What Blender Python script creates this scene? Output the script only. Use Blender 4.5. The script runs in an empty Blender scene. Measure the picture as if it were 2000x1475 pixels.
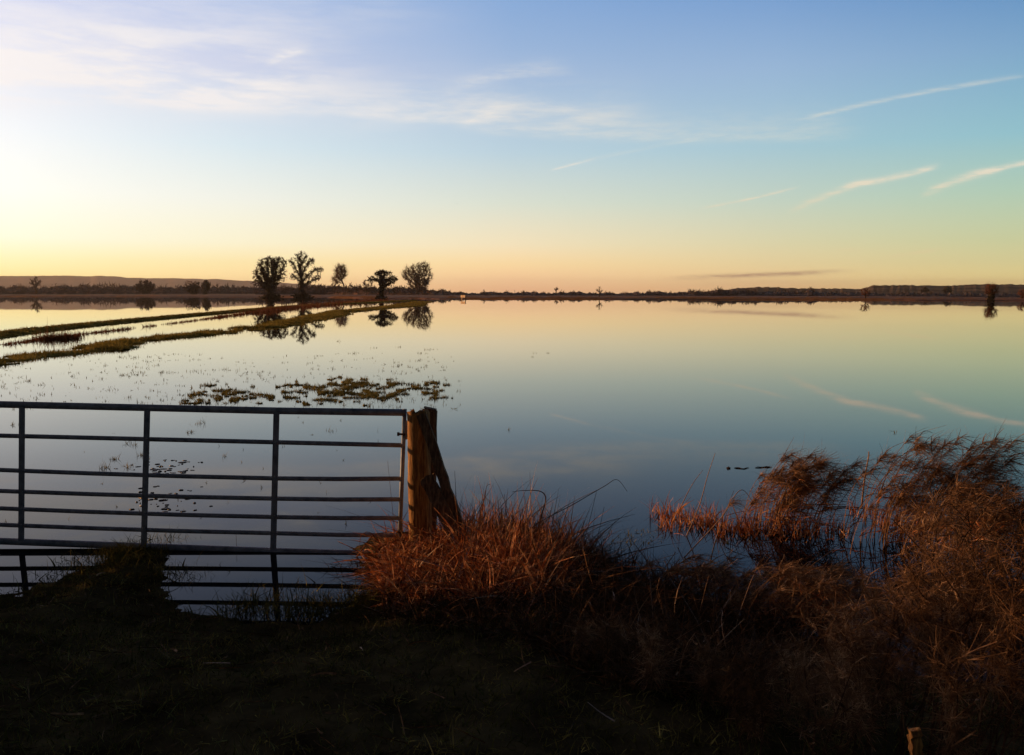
import bpy, math, random
import numpy as np
from mathutils import Matrix, Vector
S = bpy.context.scene
C = S.collection
rad = math.radians
rng = np.random.default_rng(7)
random.seed(7)

# ------------------------------------------------------------------ camera
F = 1732.0                      # focal length in pixels of a 2000 px wide frame
CAM = np.array([0.0, 0.0, 2.0])
PITCH = rad(5.41); ROLL = rad(-0.11)
cd = bpy.data.cameras.new('camera'); cam = bpy.data.objects.new('camera', cd); C.objects.link(cam)
cd.sensor_width = 36.0; cd.lens = 36.0 * F / 2000.0; cd.clip_start = 0.05; cd.clip_end = 40000
RM = (Matrix.Rotation(math.pi/2 - PITCH, 3, 'X') @ Matrix.Rotation(-ROLL, 3, 'Z'))
cam.matrix_world = Matrix.Translation(CAM.tolist()) @ RM.to_4x4()
S.camera = cam
RMn = np.array(RM)

def ray(px, py):
    px = np.asarray(px, float); py = np.asarray(py, float)
    l = np.stack([(px-1000)/F, -(py-737.5)/F, -np.ones_like(px)], -1)
    return l @ RMn.T
def at_z(px, py, z=0.0):            # point of the horizontal plane z seen at a pixel
    d = ray(px, py); t = (z-2.0)/d[..., 2]
    return CAM + d*t[..., None]
def at_y(px, py, Y):                # point at depth Y seen at a pixel
    d = ray(px, py); t = Y/d[..., 1]
    return CAM + d*np.asarray(t)[..., None]
def azel(px, py):
    d = ray(px, py); d = d/np.linalg.norm(d)
    return math.degrees(math.atan2(d[0], d[1])), math.degrees(math.asin(d[2]))

# ------------------------------------------------------------------ sky, sun, exposure
SUN_AZ = -72.0; SUN_EL = 4.5
vs = S.view_settings
vs.view_transform = 'Standard'; vs.look = 'None'; vs.exposure = 0; vs.gamma = 1; vs.use_curve_mapping = False
def lin(c):
    return tuple(((v/255)/12.92 if v/255 <= 0.04045 else ((v/255+0.055)/1.055)**2.4) for v in c)

W = bpy.data.worlds.new('World'); S.world = W; W.use_nodes = True
nt = W.node_tree; nt.nodes.clear()
def N(t, **k):
    n = nt.nodes.new(t)
    for a, b in k.items(): setattr(n, a, b)
    return n
def L(a, b): nt.links.new(a, b)
def M(op, a, b=None, c=None):
    n = N('ShaderNodeMath', operation=op)
    for i, v in enumerate((a, b, c)):
        if v is None: continue
        if isinstance(v, (int, float)): n.inputs[i].default_value = v
        else: L(v, n.inputs[i])
    return n.outputs[0]
def MR(v, a, b, c=0.0, d=1.0, smooth=True):
    n = N('ShaderNodeMapRange', interpolation_type='SMOOTHSTEP' if smooth else 'LINEAR')
    n.clamp = True
    L(v, n.inputs[0])
    for i, x in zip((1, 2, 3, 4), (a, b, c, d)): n.inputs[i].default_value = x
    return n.outputs[0]
def MIX(f, a, b, bt='MIX'):
    n = N('ShaderNodeMix', data_type='RGBA', blend_type=bt, clamp_factor=True)
    for s, v in ((0, f), (6, a), (7, b)):
        if isinstance(v, (int, float)): n.inputs[s].default_value = v
        elif isinstance(v, tuple): n.inputs[s].default_value = (*v[:3], 1)
        else: L(v, n.inputs[s])
    return n.outputs[2]
tc = N('ShaderNodeTexCoord'); sx = N('ShaderNodeSeparateXYZ'); L(tc.outputs['Generated'], sx.inputs[0])
X, Y, Z = sx.outputs
AZ = M('MULTIPLY', M('ARCTAN2', X, Y), 57.29578)
EL = M('MULTIPLY', M('ARCSINE', Z), 57.29578)
sky = N('ShaderNodeTexSky', sky_type='NISHITA'); sky.sun_disc = False
sky.sun_elevation = rad(SUN_EL); sky.sun_rotation = rad(SUN_AZ); sky.dust_density = 2.5; sky.ozone_density = 1.5; sky.air_density = 1.2
HAZE_D = 6e-5; HAZE_TOP = 190.0           # the haze box built at the end; the sky behind it is set so both together match
E = (0.2, 0.85, 1.85, 3.1, 5.7, 8.85, 13.4, 17.7)
cols = {                                   # colour of the sky seen through the haze at those elevations
 -29: [(248,206,140),(255,228,158),(257,246,188),(258,255,226),(258,258,248),(246,250,253),(226,230,247),(196,206,242)],
 -17: [(242,198,140),(248,214,156),(255,232,174),(255,246,212),(246,247,236),(222,237,244),(207,214,238),(180,199,235)],
   0: [(222,172,132),(232,188,144),(250,216,162),(246,228,190),(221,227,212),(190,213,226),(165,190,223),(140,174,220)],
  16: [(216,172,124),(222,188,138),(229,206,156),(222,213,172),(198,213,198),(170,203,215),(155,185,218),(120,160,211)],
  29: [(206,172,116),(216,192,134),(214,202,148),(204,206,160),(181,207,185),(150,196,207),(130,170,206),(90,140,196)]}
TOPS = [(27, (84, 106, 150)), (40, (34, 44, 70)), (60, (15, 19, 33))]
def through(e, c, az):
    T_ = math.exp(-HAZE_D*min(12300, (HAZE_TOP-2)/math.sin(rad(e)))); k = min(1, max(0, -az/29)); H = [x+(y-x)*k for x, y in zip((.36, .21, .14), (.58, .37, .22))]
    l = lin(c); return tuple(max(0.01, (v-(1-T_)*h)/T_) for v, h in zip(l, H))
def ramp(stops):
    r = N('ShaderNodeValToRGB'); cr = r.color_ramp
    while len(cr.elements) < len(stops): cr.elements.new(0.5)
    for el, (e, c) in zip(cr.elements, stops): el.position = (e+2)/62.0
    for el, (e, c) in zip(cr.elements, stops): el.color = (*c, 1)
    L(MR(EL, -2, 60, 0, 1, False), r.inputs[0])
    return r.outputs[0]
rs = {}
for k, v in cols.items():
    st = [(e, through(e, c, k)) for e, c in zip(E, v)]
    rs[k] = ramp([(-2, st[0][1])] + st + [(e, lin(c)) for e, c in TOPS])
ks = sorted(cols); g = rs[ks[0]]
for a_, b_ in zip(ks, ks[1:]): g = MIX(MR(AZ, a_, b_, smooth=False), g, rs[b_])
# cirrus: each streak is a curve elevation(azimuth) with its own width and thickness
mp = N('ShaderNodeCombineXYZ'); L(AZ, mp.inputs[0]); L(EL, mp.inputs[1])
def noise(sx_, sy_, detail=4, rough=0.6, rot=0):
    m = N('ShaderNodeMapping'); L(mp.outputs[0], m.inputs[0])
    m.inputs['Scale'].default_value = (sx_, sy_, 1); m.inputs['Rotation'].default_value = (0, 0, rad(rot))
    n = N('ShaderNodeTexNoise'); L(m.outputs[0], n.inputs['Vector'])
    n.inputs['Scale'].default_value = 1; n.inputs['Detail'].default_value = detail; n.inputs['Roughness'].default_value = rough
    return n.outputs[0]
n_fine = MR(noise(0.55, 3.4, 9, 0.72, -16), 0.32, 0.68, 0.25, 1.2)
n_soft = MR(noise(0.10, 0.62, 9, 0.66, -10), 0.34, 0.66, 0.12, 1.05)
warp = M('MULTIPLY', M('SUBTRACT', noise(0.22, 0.5, 3), 0.5), 0.5)
def streak(pts, wlo, wup, amp, fade=1.2, nz=None, wob=1.0):
    (a0, e0), (a1, e1), (a2, e2) = [azel(*p) for p in pts]
    cf = np.polyfit([a0, a1, a2], [e0, e1, e2], 2)
    vc = M('MULTIPLY_ADD', M('MULTIPLY_ADD', AZ, float(cf[0]), float(cf[1])), AZ, float(cf[2]))
    dlt = M('SUBTRACT', M('SUBTRACT', EL, vc), M('MULTIPLY', warp, wob))
    up = M('DIVIDE', M('MAXIMUM', dlt, 0.0), wup); lo = M('DIVIDE', M('MINIMUM', dlt, 0.0), wlo)
    q = M('ADD', M('MULTIPLY', up, up), M('MULTIPLY', lo, lo))
    m = M('POWER', 2.71828, M('MULTIPLY', q, -1.0))
    m = M('MULTIPLY', m, MR(AZ, a0-fade*0.3, a0+fade)); m = M('MULTIPLY', m, MR(AZ, a2-fade, a2+fade*0.3, 1, 0))
    m = M('MULTIPLY', m, amp)
    return M('MULTIPLY', m, nz if nz is not None else n_fine)
white = [
 streak([(-300,70),(300,60),(900,20)], 1.0, 1.6, 0.22, 8, n_soft, 1.0),
 streak([(650,240),(1000,215),(1250,225)], 0.8, 1.2, 0.35, 5, n_soft, 1.0),
 streak([(-400,178),(450,208),(1300,268)], 0.28, 2.2, 0.48, 6, n_soft, 0.3),
 streak([(900,250),(1300,268),(1680,262)], 0.3, 1.2, 0.28, 3, n_fine, 0.4),
 streak([(-500,120),(0,150),(700,190)], 1.4, 3.4, 1.0, 12, n_soft, 0.5),
 streak([(515,128),(560,110),(608,95)], 0.16, 0.34, 0.55, 1.0),
 streak([(530,155),(560,152),(600,143)], 0.12, 0.3, 0.25, 1.0),
 streak([(860,190),(960,155),(1120,142)], 0.25, 0.6, 0.28, 2.0),
 streak([(880,255),(925,235),(985,205)], 0.25, 0.4, 0.22, 1.2),
 streak([(1560,235),(1760,190),(2010,147)], 0.10, 0.14, 0.42, 2.0, None, 0.15),
 streak([(1075,333),(1110,324),(1165,309)], 0.05, 0.08, 0.7, 0.7, None, 0.1),
 streak([(1090,330),(1240,295),(1400,268)], 0.08, 0.16, 0.15, 2.0, None, 0.1),
 streak([(1370,407),(1460,390),(1560,366)], 0.06, 0.09, 0.65, 1.2, None, 0.1),
 streak([(1540,414),(1620,381),(1700,354)], 0.16, 0.24, 0.6, 1.0, None, 0.2),
 streak([(1640,366),(1740,349),(1835,324)], 0.14, 0.20, 0.9, 0.9, None, 0.25),
 streak([(1800,381),(1880,350),(1960,330)], 0.19, 0.25, 0.9, 0.9, None, 0.25),
 streak([(1880,347),(1960,328),(2200,300)], 0.11, 0.18, 0.8, 0.9, None, 0.2),
 streak([(1720,505),(1770,497),(1840,487)], 0.05, 0.07, 0.6, 0.9, None, 0.1),
 streak([(1630,488),(1655,488),(1690,489)], 0.08, 0.08, 0.35, 0.7, None, 0.1)]
tot = white[0]
for w_ in white[1:]: tot = M('ADD', tot, w_)
cloudcol = MIX(MR(EL, 1, 9), lin((250,226,168)), lin((250,246,246)))
cloudcol = MIX(MR(AZ, -20, 20), cloudcol, MIX(MR(EL, 1, 9), lin((240,218,164)), lin((238,232,216))))
g = MIX(M('MINIMUM', tot, 0.95), g, cloudcol)
dark = M('ADD', streak([(1300,543),(1480,537),(1660,529)], 0.16, 0.13, 0.7, 3, None, 0.2), streak([(1250,556),(1600,552),(2100,548)], 0.35, 0.25, 0.16, 6, n_soft, 0.4))
g = MIX(dark, g, lin((168,130,108)))
# glow round the low sun, dusk on the far side of the sky
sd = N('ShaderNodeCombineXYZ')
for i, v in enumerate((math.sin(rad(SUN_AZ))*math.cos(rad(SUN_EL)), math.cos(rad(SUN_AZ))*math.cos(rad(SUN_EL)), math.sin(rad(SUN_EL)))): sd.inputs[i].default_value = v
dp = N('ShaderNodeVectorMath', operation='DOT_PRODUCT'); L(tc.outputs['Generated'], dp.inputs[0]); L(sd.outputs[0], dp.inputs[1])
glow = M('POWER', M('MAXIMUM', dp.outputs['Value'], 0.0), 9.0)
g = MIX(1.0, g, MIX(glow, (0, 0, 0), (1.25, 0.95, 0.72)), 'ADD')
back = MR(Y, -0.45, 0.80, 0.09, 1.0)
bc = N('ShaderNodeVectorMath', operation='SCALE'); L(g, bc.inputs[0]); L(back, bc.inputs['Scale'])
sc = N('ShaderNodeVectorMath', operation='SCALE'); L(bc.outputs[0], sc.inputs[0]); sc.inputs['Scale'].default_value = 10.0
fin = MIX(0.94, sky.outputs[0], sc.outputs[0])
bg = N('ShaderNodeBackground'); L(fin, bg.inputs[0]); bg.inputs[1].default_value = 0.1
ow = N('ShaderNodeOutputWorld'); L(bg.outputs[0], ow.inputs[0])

sl = bpy.data.lights.new('sun', 'SUN'); sl.energy = 5.0; sl.angle = rad(0.6); sl.color = (1.0, 0.50, 0.20)
so = bpy.data.objects.new('sun', sl); C.objects.link(so)
so.rotation_euler = Vector((math.sin(rad(SUN_AZ))*math.cos(rad(SUN_EL)), math.cos(rad(SUN_AZ))*math.cos(rad(SUN_EL)), math.sin(rad(SUN_EL)))).to_track_quat('Z', 'Y').to_euler()

# ------------------------------------------------------------------ helpers
def tag(o, label=None, cat=None, group=None, kind=None):
    if label: o['label'] = label
    if cat: o['category'] = cat
    if group: o['group'] = group
    if kind: o['kind'] = kind
    return o
def empty(name, loc):
    o = bpy.data.objects.new(name, None); o.location = tuple(float(v) for v in loc); o.empty_display_size = 0.1
    C.objects.link(o); return o
class MB:                                   # collects pieces, each a (verts, faces) pair
    def __init__(s): s.v = []; s.f = []; s.n = 0
    def add(s, v, f):
        v = np.asarray(v, float).reshape(-1, 3)
        s.v.append(v)
        if isinstance(f, np.ndarray): f = [f]
        for a in f:
            a = np.asarray(a, int)
            if a.size: s.f.append(a + s.n)
        s.n += len(v); return s
    def build(s, name, mat, parent=None, smooth=False):
        V = np.concatenate(s.v) if s.v else np.zeros((0, 3))
        if parent is not None: V = V - np.array(parent.location)
        me = bpy.data.meshes.new(name)
        me.vertices.add(len(V)); me.vertices.foreach_set('co', V.astype(np.float32).ravel())
        li = np.concatenate([a.ravel() for a in s.f]).astype(np.int32)
        tot_ = np.concatenate([np.full(len(a), a.shape[1]) for a in s.f]).astype(np.int32)
        me.loops.add(len(li)); me.loops.foreach_set('vertex_index', li)
        me.polygons.add(len(tot_)); me.polygons.foreach_set('loop_start', (np.cumsum(tot_)-tot_).astype(np.int32))
        me.polygons.foreach_set('use_smooth', np.full(len(tot_), bool(smooth)))
        me.update(calc_edges=True); me.validate()
        me.materials.append(mat)
        o = bpy.data.objects.new(name, me); C.objects.link(o)
        if parent is not None: o.parent = parent
        return o
def unit(v): return v/np.maximum(np.linalg.norm(v, axis=-1, keepdims=True), 1e-9)
def strands(p0, d0, Ln, acc, w, segs=3, taper=0.9):
    """curved thin blades: p0,d0 (n,3); Ln,w (n); acc (n,3) bends the tip"""
    n = len(p0); Ln = np.broadcast_to(Ln, (n,)); w = np.broadcast_to(w, (n,)); acc = np.broadcast_to(acc, (n, 3))
    d0 = unit(d0); r = rng.normal(size=(n, 3)); side = unit(np.cross(d0, r))
    t = np.linspace(0, 1, segs+1)
    P = p0[:, None] + d0[:, None]*(Ln[:, None]*t)[..., None] + acc[:, None]*(Ln[:, None]*t**2)[..., None]
    ww = (w[:, None]*(1-taper*t**1.3))[..., None]*0.5
    A = P - side[:, None]*ww; B = P + side[:, None]*ww
    V = np.stack([A, B], 2).reshape(n, -1, 3)
    k = segs+1
    q = np.array([[2*i, 2*i+1, 2*i+3, 2*i+2] for i in range(segs)])
    Fq = (q[None] + (np.arange(n)*2*k)[:, None, None]).reshape(-1, 4)
    return V.reshape(-1, 3), Fq
def tube(pts, radii, n=8, rough=0.0, caps=True):
    pts = np.asarray(pts, float); m = len(pts); radii = np.broadcast_to(np.asarray(radii, float), (m,))
    tg = unit(np.gradient(pts, axis=0)) if m > 1 else None
    ref = np.array([0, 0, 1.0]) if abs(tg[0][2]) < 0.9 else np.array([1.0, 0, 0])
    V = []
    u = unit(np.cross(tg[0], ref))
    a = np.arange(n)*2*math.pi/n
    for i in range(m):
        u = unit(u - tg[i]*np.dot(u, tg[i])); v = np.cross(tg[i], u)
        rr = radii[i]*(1+rough*rng.normal(size=n))
        V.append(pts[i] + (np.cos(a)*rr)[:, None]*u + (np.sin(a)*rr)[:, None]*v)
    V = np.concatenate(V)
    f = np.array([[i*n+j, i*n+(j+1) % n, (i+1)*n+(j+1) % n, (i+1)*n+j] for i in range(m-1) for j in range(n)])
    fs = [f]
    if caps: fs += [np.array([list(range(n))[::-1]]), np.array([[(m-1)*n+j for j in range(n)]])]
    return V, fs
def box(c, s, R=None):
    c = np.asarray(c, float); s = np.asarray(s, float)/2
    V = np.array([[x, y, z] for x in (-1, 1) for y in (-1, 1) for z in (-1, 1)])*s
    if R is not None: V = V @ np.asarray(R).T
    return V + c, np.array([[0,1,3,2],[4,6,7,5],[0,4,5,1],[2,3,7,6],[0,2,6,4],[1,5,7,3]])
_tab = np.random.default_rng(3).random((256, 256))
def vnoise(x, y):
    x = np.asarray(x, float); y = np.asarray(y, float)
    xi = np.floor(x).astype(int); yi = np.floor(y).astype(int); fx = x-xi; fy = y-yi
    fx = fx*fx*(3-2*fx); fy = fy*fy*(3-2*fy)
    g_ = lambda i, j: _tab[i % 256, j % 256]
    return (g_(xi, yi)*(1-fx)+g_(xi+1, yi)*fx)*(1-fy)+(g_(xi, yi+1)*(1-fx)+g_(xi+1, yi+1)*fx)*fy
def fbm(x, y, o=4):
    return sum(vnoise(x*2**i+17*i, y*2**i+5*i)*0.5**i for i in range(o))/sum(0.5**i for i in range(o))

# ------------------------------------------------------------------ materials
def mat(name, c1, c2, scale=8.0, rough=0.8, spec=0.2, stretch=(1,1,1), bump=0.0, metallic=0.0, transl=0.0, detail=4, c3=None, lo=0.35, hi=0.65, coord='Object'):
    m = bpy.data.materials.new(name); m.use_nodes = True; t = m.node_tree; t.nodes.clear()
    nn = t.nodes.new; ln = t.links.new
    tcx = nn('ShaderNodeTexCoord'); mpx = nn('ShaderNodeMapping'); mpx.inputs['Scale'].default_value = stretch
    ln(tcx.outputs[coord], mpx.inputs[0])
    nz = nn('ShaderNodeTexNoise'); nz.inputs['Scale'].default_value = scale; nz.inputs['Detail'].default_value = detail; nz.inputs['Roughness'].default_value = 0.65
    ln(mpx.outputs[0], nz.inputs['Vector'])
    cr = nn('ShaderNodeValToRGB'); e = cr.color_ramp.elements
    e[0].position = lo; e[0].color = (*c1, 1); e[1].position = hi; e[1].color = (*c2, 1)
    if c3: x = e.new((lo+hi)/2); x.color = (*c3, 1)
    ln(nz.outputs[0], cr.inputs[0])
    p = nn('ShaderNodeBsdfPrincipled'); ln(cr.outputs[0], p.inputs['Base Color'])
    p.inputs['Roughness'].default_value = rough; p.inputs['Specular IOR Level'].default_value = spec; p.inputs['Metallic'].default_value = metallic
    out = nn('ShaderNodeOutputMaterial'); sh = p.outputs[0]
    if transl:
        tr = nn('ShaderNodeBsdfTranslucent'); ln(cr.outputs[0], tr.inputs[0]); mx = nn('ShaderNodeMixShader'); mx.inputs[0].default_value = transl
        ln(p.outputs[0], mx.inputs[1]); ln(tr.outputs[0], mx.inputs[2]); sh = mx.outputs[0]
    if bump:
        b = nn('ShaderNodeBump'); b.inputs['Strength'].default_value = bump; b.inputs['Distance'].default_value = 0.02
        ln(nz.outputs[0], b.inputs['Height']); ln(b.outputs[0], p.inputs['Normal'])
    ln(sh, out.inputs[0]); return m
m_soil = mat('wet_soil', (0.018,0.014,0.008), (0.085,0.068,0.034), 3.0, 1.0, 0.0, bump=0.4, detail=8)
m_turf = mat('short_turf', (0.050,0.054,0.014), (0.36,0.30,0.10), 5.0, 0.95, 0.0, c3=(0.13,0.125,0.036), detail=8)
m_dry = mat('dry_grass', (0.16,0.042,0.012), (0.85,0.48,0.25), 14.0, 0.7, 0.25, transl=0.25, c3=(0.40,0.125,0.040))
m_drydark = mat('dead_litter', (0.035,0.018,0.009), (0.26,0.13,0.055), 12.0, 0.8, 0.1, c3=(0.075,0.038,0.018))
m_reedstem = mat('reed_stem', (0.16,0.075,0.035), (0.48,0.28,0.15), 30.0, 0.55, 0.35, c3=(0.26,0.13,0.06))
m_plume = mat('reed_plume', (0.11,0.062,0.034), (0.60,0.39,0.24), 22.0, 0.8, 0.1, transl=0.35, c3=(0.18,0.095,0.05))
m_weed = mat('dead_weed', (0.06,0.035,0.020), (0.34,0.215,0.13), 16.0, 0.85, 0.1, transl=0.3, c3=(0.17,0.088,0.045))
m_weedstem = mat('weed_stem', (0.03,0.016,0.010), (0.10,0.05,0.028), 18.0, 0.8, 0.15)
m_bankgrass = mat('bank_grass', (0.10,0.080,0.018), (0.55,0.40,0.10), 1.2, 1.0, 0.0, c3=(0.27,0.21,0.05), detail=8, transl=0.25)
m_marsh = mat('marsh_grass', (0.08,0.080,0.020), (0.36,0.30,0.10), 4.0, 0.8, 0.15, transl=0.25, c3=(0.20,0.17,0.045))
m_redreed = mat('red_reed', (0.10,0.035,0.015), (0.34,0.13,0.055), 1.2, 0.85, 0.1, transl=0.2, c3=(0.19,0.07,0.03), detail=6)
m_field = mat('marsh_field', (0.15,0.062,0.024), (0.44,0.19,0.07), 0.05, 0.9, 0.1, c3=(0.17,0.07,0.027), detail=9)
m_farreed = mat('far_reed', (0.24,0.095,0.034), (0.62,0.29,0.11), 0.35, 0.95, 0.0, c3=(0.38,0.175,0.07), detail=6, transl=0.1)
m_hedgerow = mat('bare_hedgerow', (0.050,0.030,0.026), (0.20,0.11,0.085), 0.12, 0.9, 0.05, c3=(0.058,0.034,0.028), detail=6)
m_hedgeright = mat('bare_woodland', (0.080,0.070,0.070), (0.28,0.22,0.19), 0.10, 0.9, 0.05, c3=(0.062,0.043,0.040), detail=6)
m_bark = mat('bare_bark', (0.030,0.018,0.012), (0.09,0.055,0.035), 0.8, 0.9, 0.05)
m_twig = mat('bare_twigs', (0.055,0.030,0.018), (0.15,0.085,0.048), 0.6, 0.9, 0.05, transl=0.1)
m_paletwig = mat('pale_twigs', (0.16,0.085,0.048), (0.32,0.18,0.10), 0.6, 0.9, 0.05, transl=0.1)
m_browntwig = mat('brown_twigs', (0.10,0.055,0.032), (0.22,0.125,0.07), 0.6, 0.9, 0.05, transl=0.1)
m_ivy = mat('ivy', (0.022,0.018,0.009), (0.10,0.070,0.032), 0.9, 0.8, 0.05, c3=(0.046,0.035,0.016))
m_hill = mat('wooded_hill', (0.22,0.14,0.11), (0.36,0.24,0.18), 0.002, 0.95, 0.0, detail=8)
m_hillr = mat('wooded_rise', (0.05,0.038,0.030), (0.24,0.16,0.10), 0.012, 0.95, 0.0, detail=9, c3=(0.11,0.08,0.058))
m_steel = mat('galvanised_steel', (0.16,0.19,0.24), (0.34,0.39,0.48), 14.0, 0.6, 0.4, metallic=0.2, bump=0.08, detail=8, c3=(0.26,0.30,0.37))
m_rust = mat('rusty_iron', (0.03,0.018,0.012), (0.12,0.05,0.025), 40.0, 0.7, 0.3, metallic=0.3)
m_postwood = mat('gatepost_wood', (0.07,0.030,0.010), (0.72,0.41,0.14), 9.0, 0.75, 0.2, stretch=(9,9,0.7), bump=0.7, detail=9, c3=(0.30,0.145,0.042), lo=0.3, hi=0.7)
m_oldwood = mat('weathered_wood', (0.07,0.043,0.027), (0.30,0.20,0.12), 9.0, 0.85, 0.15, stretch=(8,8,1.0), bump=0.7, detail=8, c3=(0.16,0.105,0.065))
m_mud = mat('mud', (0.012,0.009,0.008), (0.05,0.032,0.024), 9.0, 0.5, 0.4, bump=0.5)
m_board = mat('painted_board', (0.60,0.42,0.26), (0.85,0.68,0.50), 3.0, 0.7, 0.2)

def water_mat():
    m = bpy.data.materials.new('flood_water'); m.use_nodes = True; t = m.node_tree; t.nodes.clear(); nn = t.nodes.new; ln = t.links.new
    p = nn('ShaderNodeBsdfPrincipled'); p.inputs['Base Color'].default_value = (0.003, 0.004, 0.007, 1)
    p.inputs['Roughness'].default_value = 0.012; p.inputs['IOR'].default_value = 1.10
    p.inputs['Coat Weight'].default_value = 0.7; p.inputs['Coat IOR'].default_value = 1.05; p.inputs['Coat Roughness'].default_value = 0.012
    tcx = nn('ShaderNodeTexCoord'); nz = nn('ShaderNodeTexNoise'); nz.inputs['Scale'].default_value = 1.6; nz.inputs['Detail'].default_value = 4
    mpx = nn('ShaderNodeMapping'); mpx.inputs['Scale'].default_value = (0.5, 1.0, 1); ln(tcx.outputs['Object'], mpx.inputs[0]); ln(mpx.outputs[0], nz.inputs['Vector'])
    b = nn('ShaderNodeBump'); b.inputs['Strength'].default_value = 0.08; b.inputs['Distance'].default_value = 0.005
    ln(nz.outputs[0], b.inputs['Height']); ln(b.outputs[0], p.inputs['Normal'])
    out = nn('ShaderNodeOutputMaterial'); ln(p.outputs[0], out.inputs[0]); return m
m_water = water_mat()

# ------------------------------------------------------------------ setting: water, near bank
wb = MB(); wb.add([(-9000,-300,0),(9000,-300,0),(9000,12000,0),(-9000,12000,0)], np.array([[0,1,2,3]]))
tag(wb.build('water', m_water), kind='structure')

shore_px = [(-700,1120),(-300,1150),(-60,1172),(40,1162),(90,1142),(140,1120),(195,1104),(232,1086),(270,1068),(322,1068),(338,1084),(312,1103),(326,1130),(342,1160),(356,1186),(400,1204),(470,1212),(520,1220),(590,1222),(650,1206),
            (700,1185),(725,1150),(722,1110),(705,1080),(740,1052),(830,1040),(930,1032),(1020,1042),(1100,1066),(1180,1098),(1250,1128),(1330,1165),(1440,1215),(1560,1250),(1700,1290),(1850,1330),(2010,1345),(2400,1370)]
sh = np.array([at_z(x, y)[:2] for x, y in shore_px])
poly = np.vstack([[(-400, 8.5), (-30, 6.6)], sh, [(14, 4.0), (400, 2.0), (400, -300), (-400, -300)]])
def sdist(x, y):
    x = np.asarray(x, float); y = np.asarray(y, float)
    d = np.full(x.shape, 1e9); ins = np.zeros(x.shape, bool)
    for i in range(len(poly)):
        a = poly[i]; b = poly[(i+1) % len(poly)]; e = b-a
        t = np.clip(((x-a[0])*e[0]+(y-a[1])*e[1])/(e@e), 0, 1)
        d = np.minimum(d, np.hypot(x-a[0]-t*e[0], y-a[1]-t*e[1]))
        c = ((a[1] > y) != (b[1] > y))
        if a[1] != b[1]: ins ^= c & (x < (b[0]-a[0])*(y-a[1])/(b[1]-a[1])+a[0])
    return np.where(ins, d, -d)
def ground(x, y):
    s = sdist(x, y)
    s = s + ((fbm(x*2.2, y*2.2, 4)-0.5)*0.32+(fbm(x*9, y*9, 3)-0.5)*0.16)*np.exp(-np.abs(s)*1.5)
    h = np.where(s > 0, 0.006+0.045*np.clip(s/0.5, 0, 1)+0.33*(1-np.exp(-np.clip(s-0.35, 0, None)/1.6)), np.maximum(s*0.35, -0.35))
    return h + (fbm(x*5, y*5, 4)-0.5)*0.05*np.clip(s*2+0.5, 0, 1)
def axis(lo, hi, step, out_lo, out_hi):
    a = list(np.arange(lo, hi, step)); s = step; v = lo
    while v > out_lo: s *= 1.35; v -= s; a.insert(0, v)
    s = step; v = a[-1]
    while v < out_hi: s *= 1.35; v += s; a.append(v)
    return np.array(a)
gx = axis(-6.5, 6.5, 0.055, -380, 380); gy = axis(1.0, 7.6, 0.055, -280, 10)
GX, GY = np.meshgrid(gx, gy, indexing='ij')
GH = ground(GX, GY); nx_, ny_ = GX.shape
I = np.arange(nx_*ny_).reshape(nx_, ny_)
fq = np.stack([I[:-1, :-1], I[1:, :-1], I[1:, 1:], I[:-1, 1:]], -1).reshape(-1, 4)
tag(MB().add(np.stack([GX, GY, GH], -1).reshape(-1, 3), fq).build('ground', m_soil, smooth=True), kind='structure')

def scatter(n, x0, x1, y0, y1, smin=0.0, smax=1e9):
    x = rng.uniform(x0, x1, n); y = rng.uniform(y0, y1, n); s = sdist(x, y)
    k = (s > smin) & (s < smax); x = x[k]; y = y[k]
    return np.stack([x, y, ground(x, y)], 1)
def dirs(n, tilt, az=None, spread=math.pi):
    a = rng.uniform(-math.pi, math.pi, n) if az is None else az + rng.normal(0, spread, n)
    tl = np.abs(rng.normal(0, tilt, n)); return np.stack([np.sin(tl)*np.cos(a), np.sin(tl)*np.sin(a), np.cos(tl)], 1)
def grass(mb, P, h, hs, w, tilt, bend=0.35, segs=3, az=None, spread=1.0):
    n = len(P); Ln = h*np.minimum(np.exp(rng.normal(0, hs, n)), 1.75); d = dirs(n, tilt, az, spread)
    acc = np.stack([d[:, 0]*bend+rng.normal(0, bend*0.4, n), d[:, 1]*bend+rng.normal(0, bend*0.4, n), -np.abs(rng.normal(0, bend*0.7, n))], 1)
    mb.add(*strands(P-[0, 0, 0.01], d, Ln, acc, w*np.exp(rng.normal(0, 0.45, n)), segs))

# short turf on the near bank
tb = MB()
P = scatter(170000, -4.6, 4.6, 1.9, 6.9, 0.02); k = rng.random(len(P)) < np.clip(0.1+1.5*fbm(P[:,0]*1.7, P[:,1]*1.7), 0, 1); P = P[k]
grass(tb, P, 0.05, 0.45, 0.0042, 0.95, 0.6)
P = scatter(9000, -14, 12, -1, 1.9, 0.1); grass(tb, P, 0.08, 0.3, 0.008, 0.7, 0.5)
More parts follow.
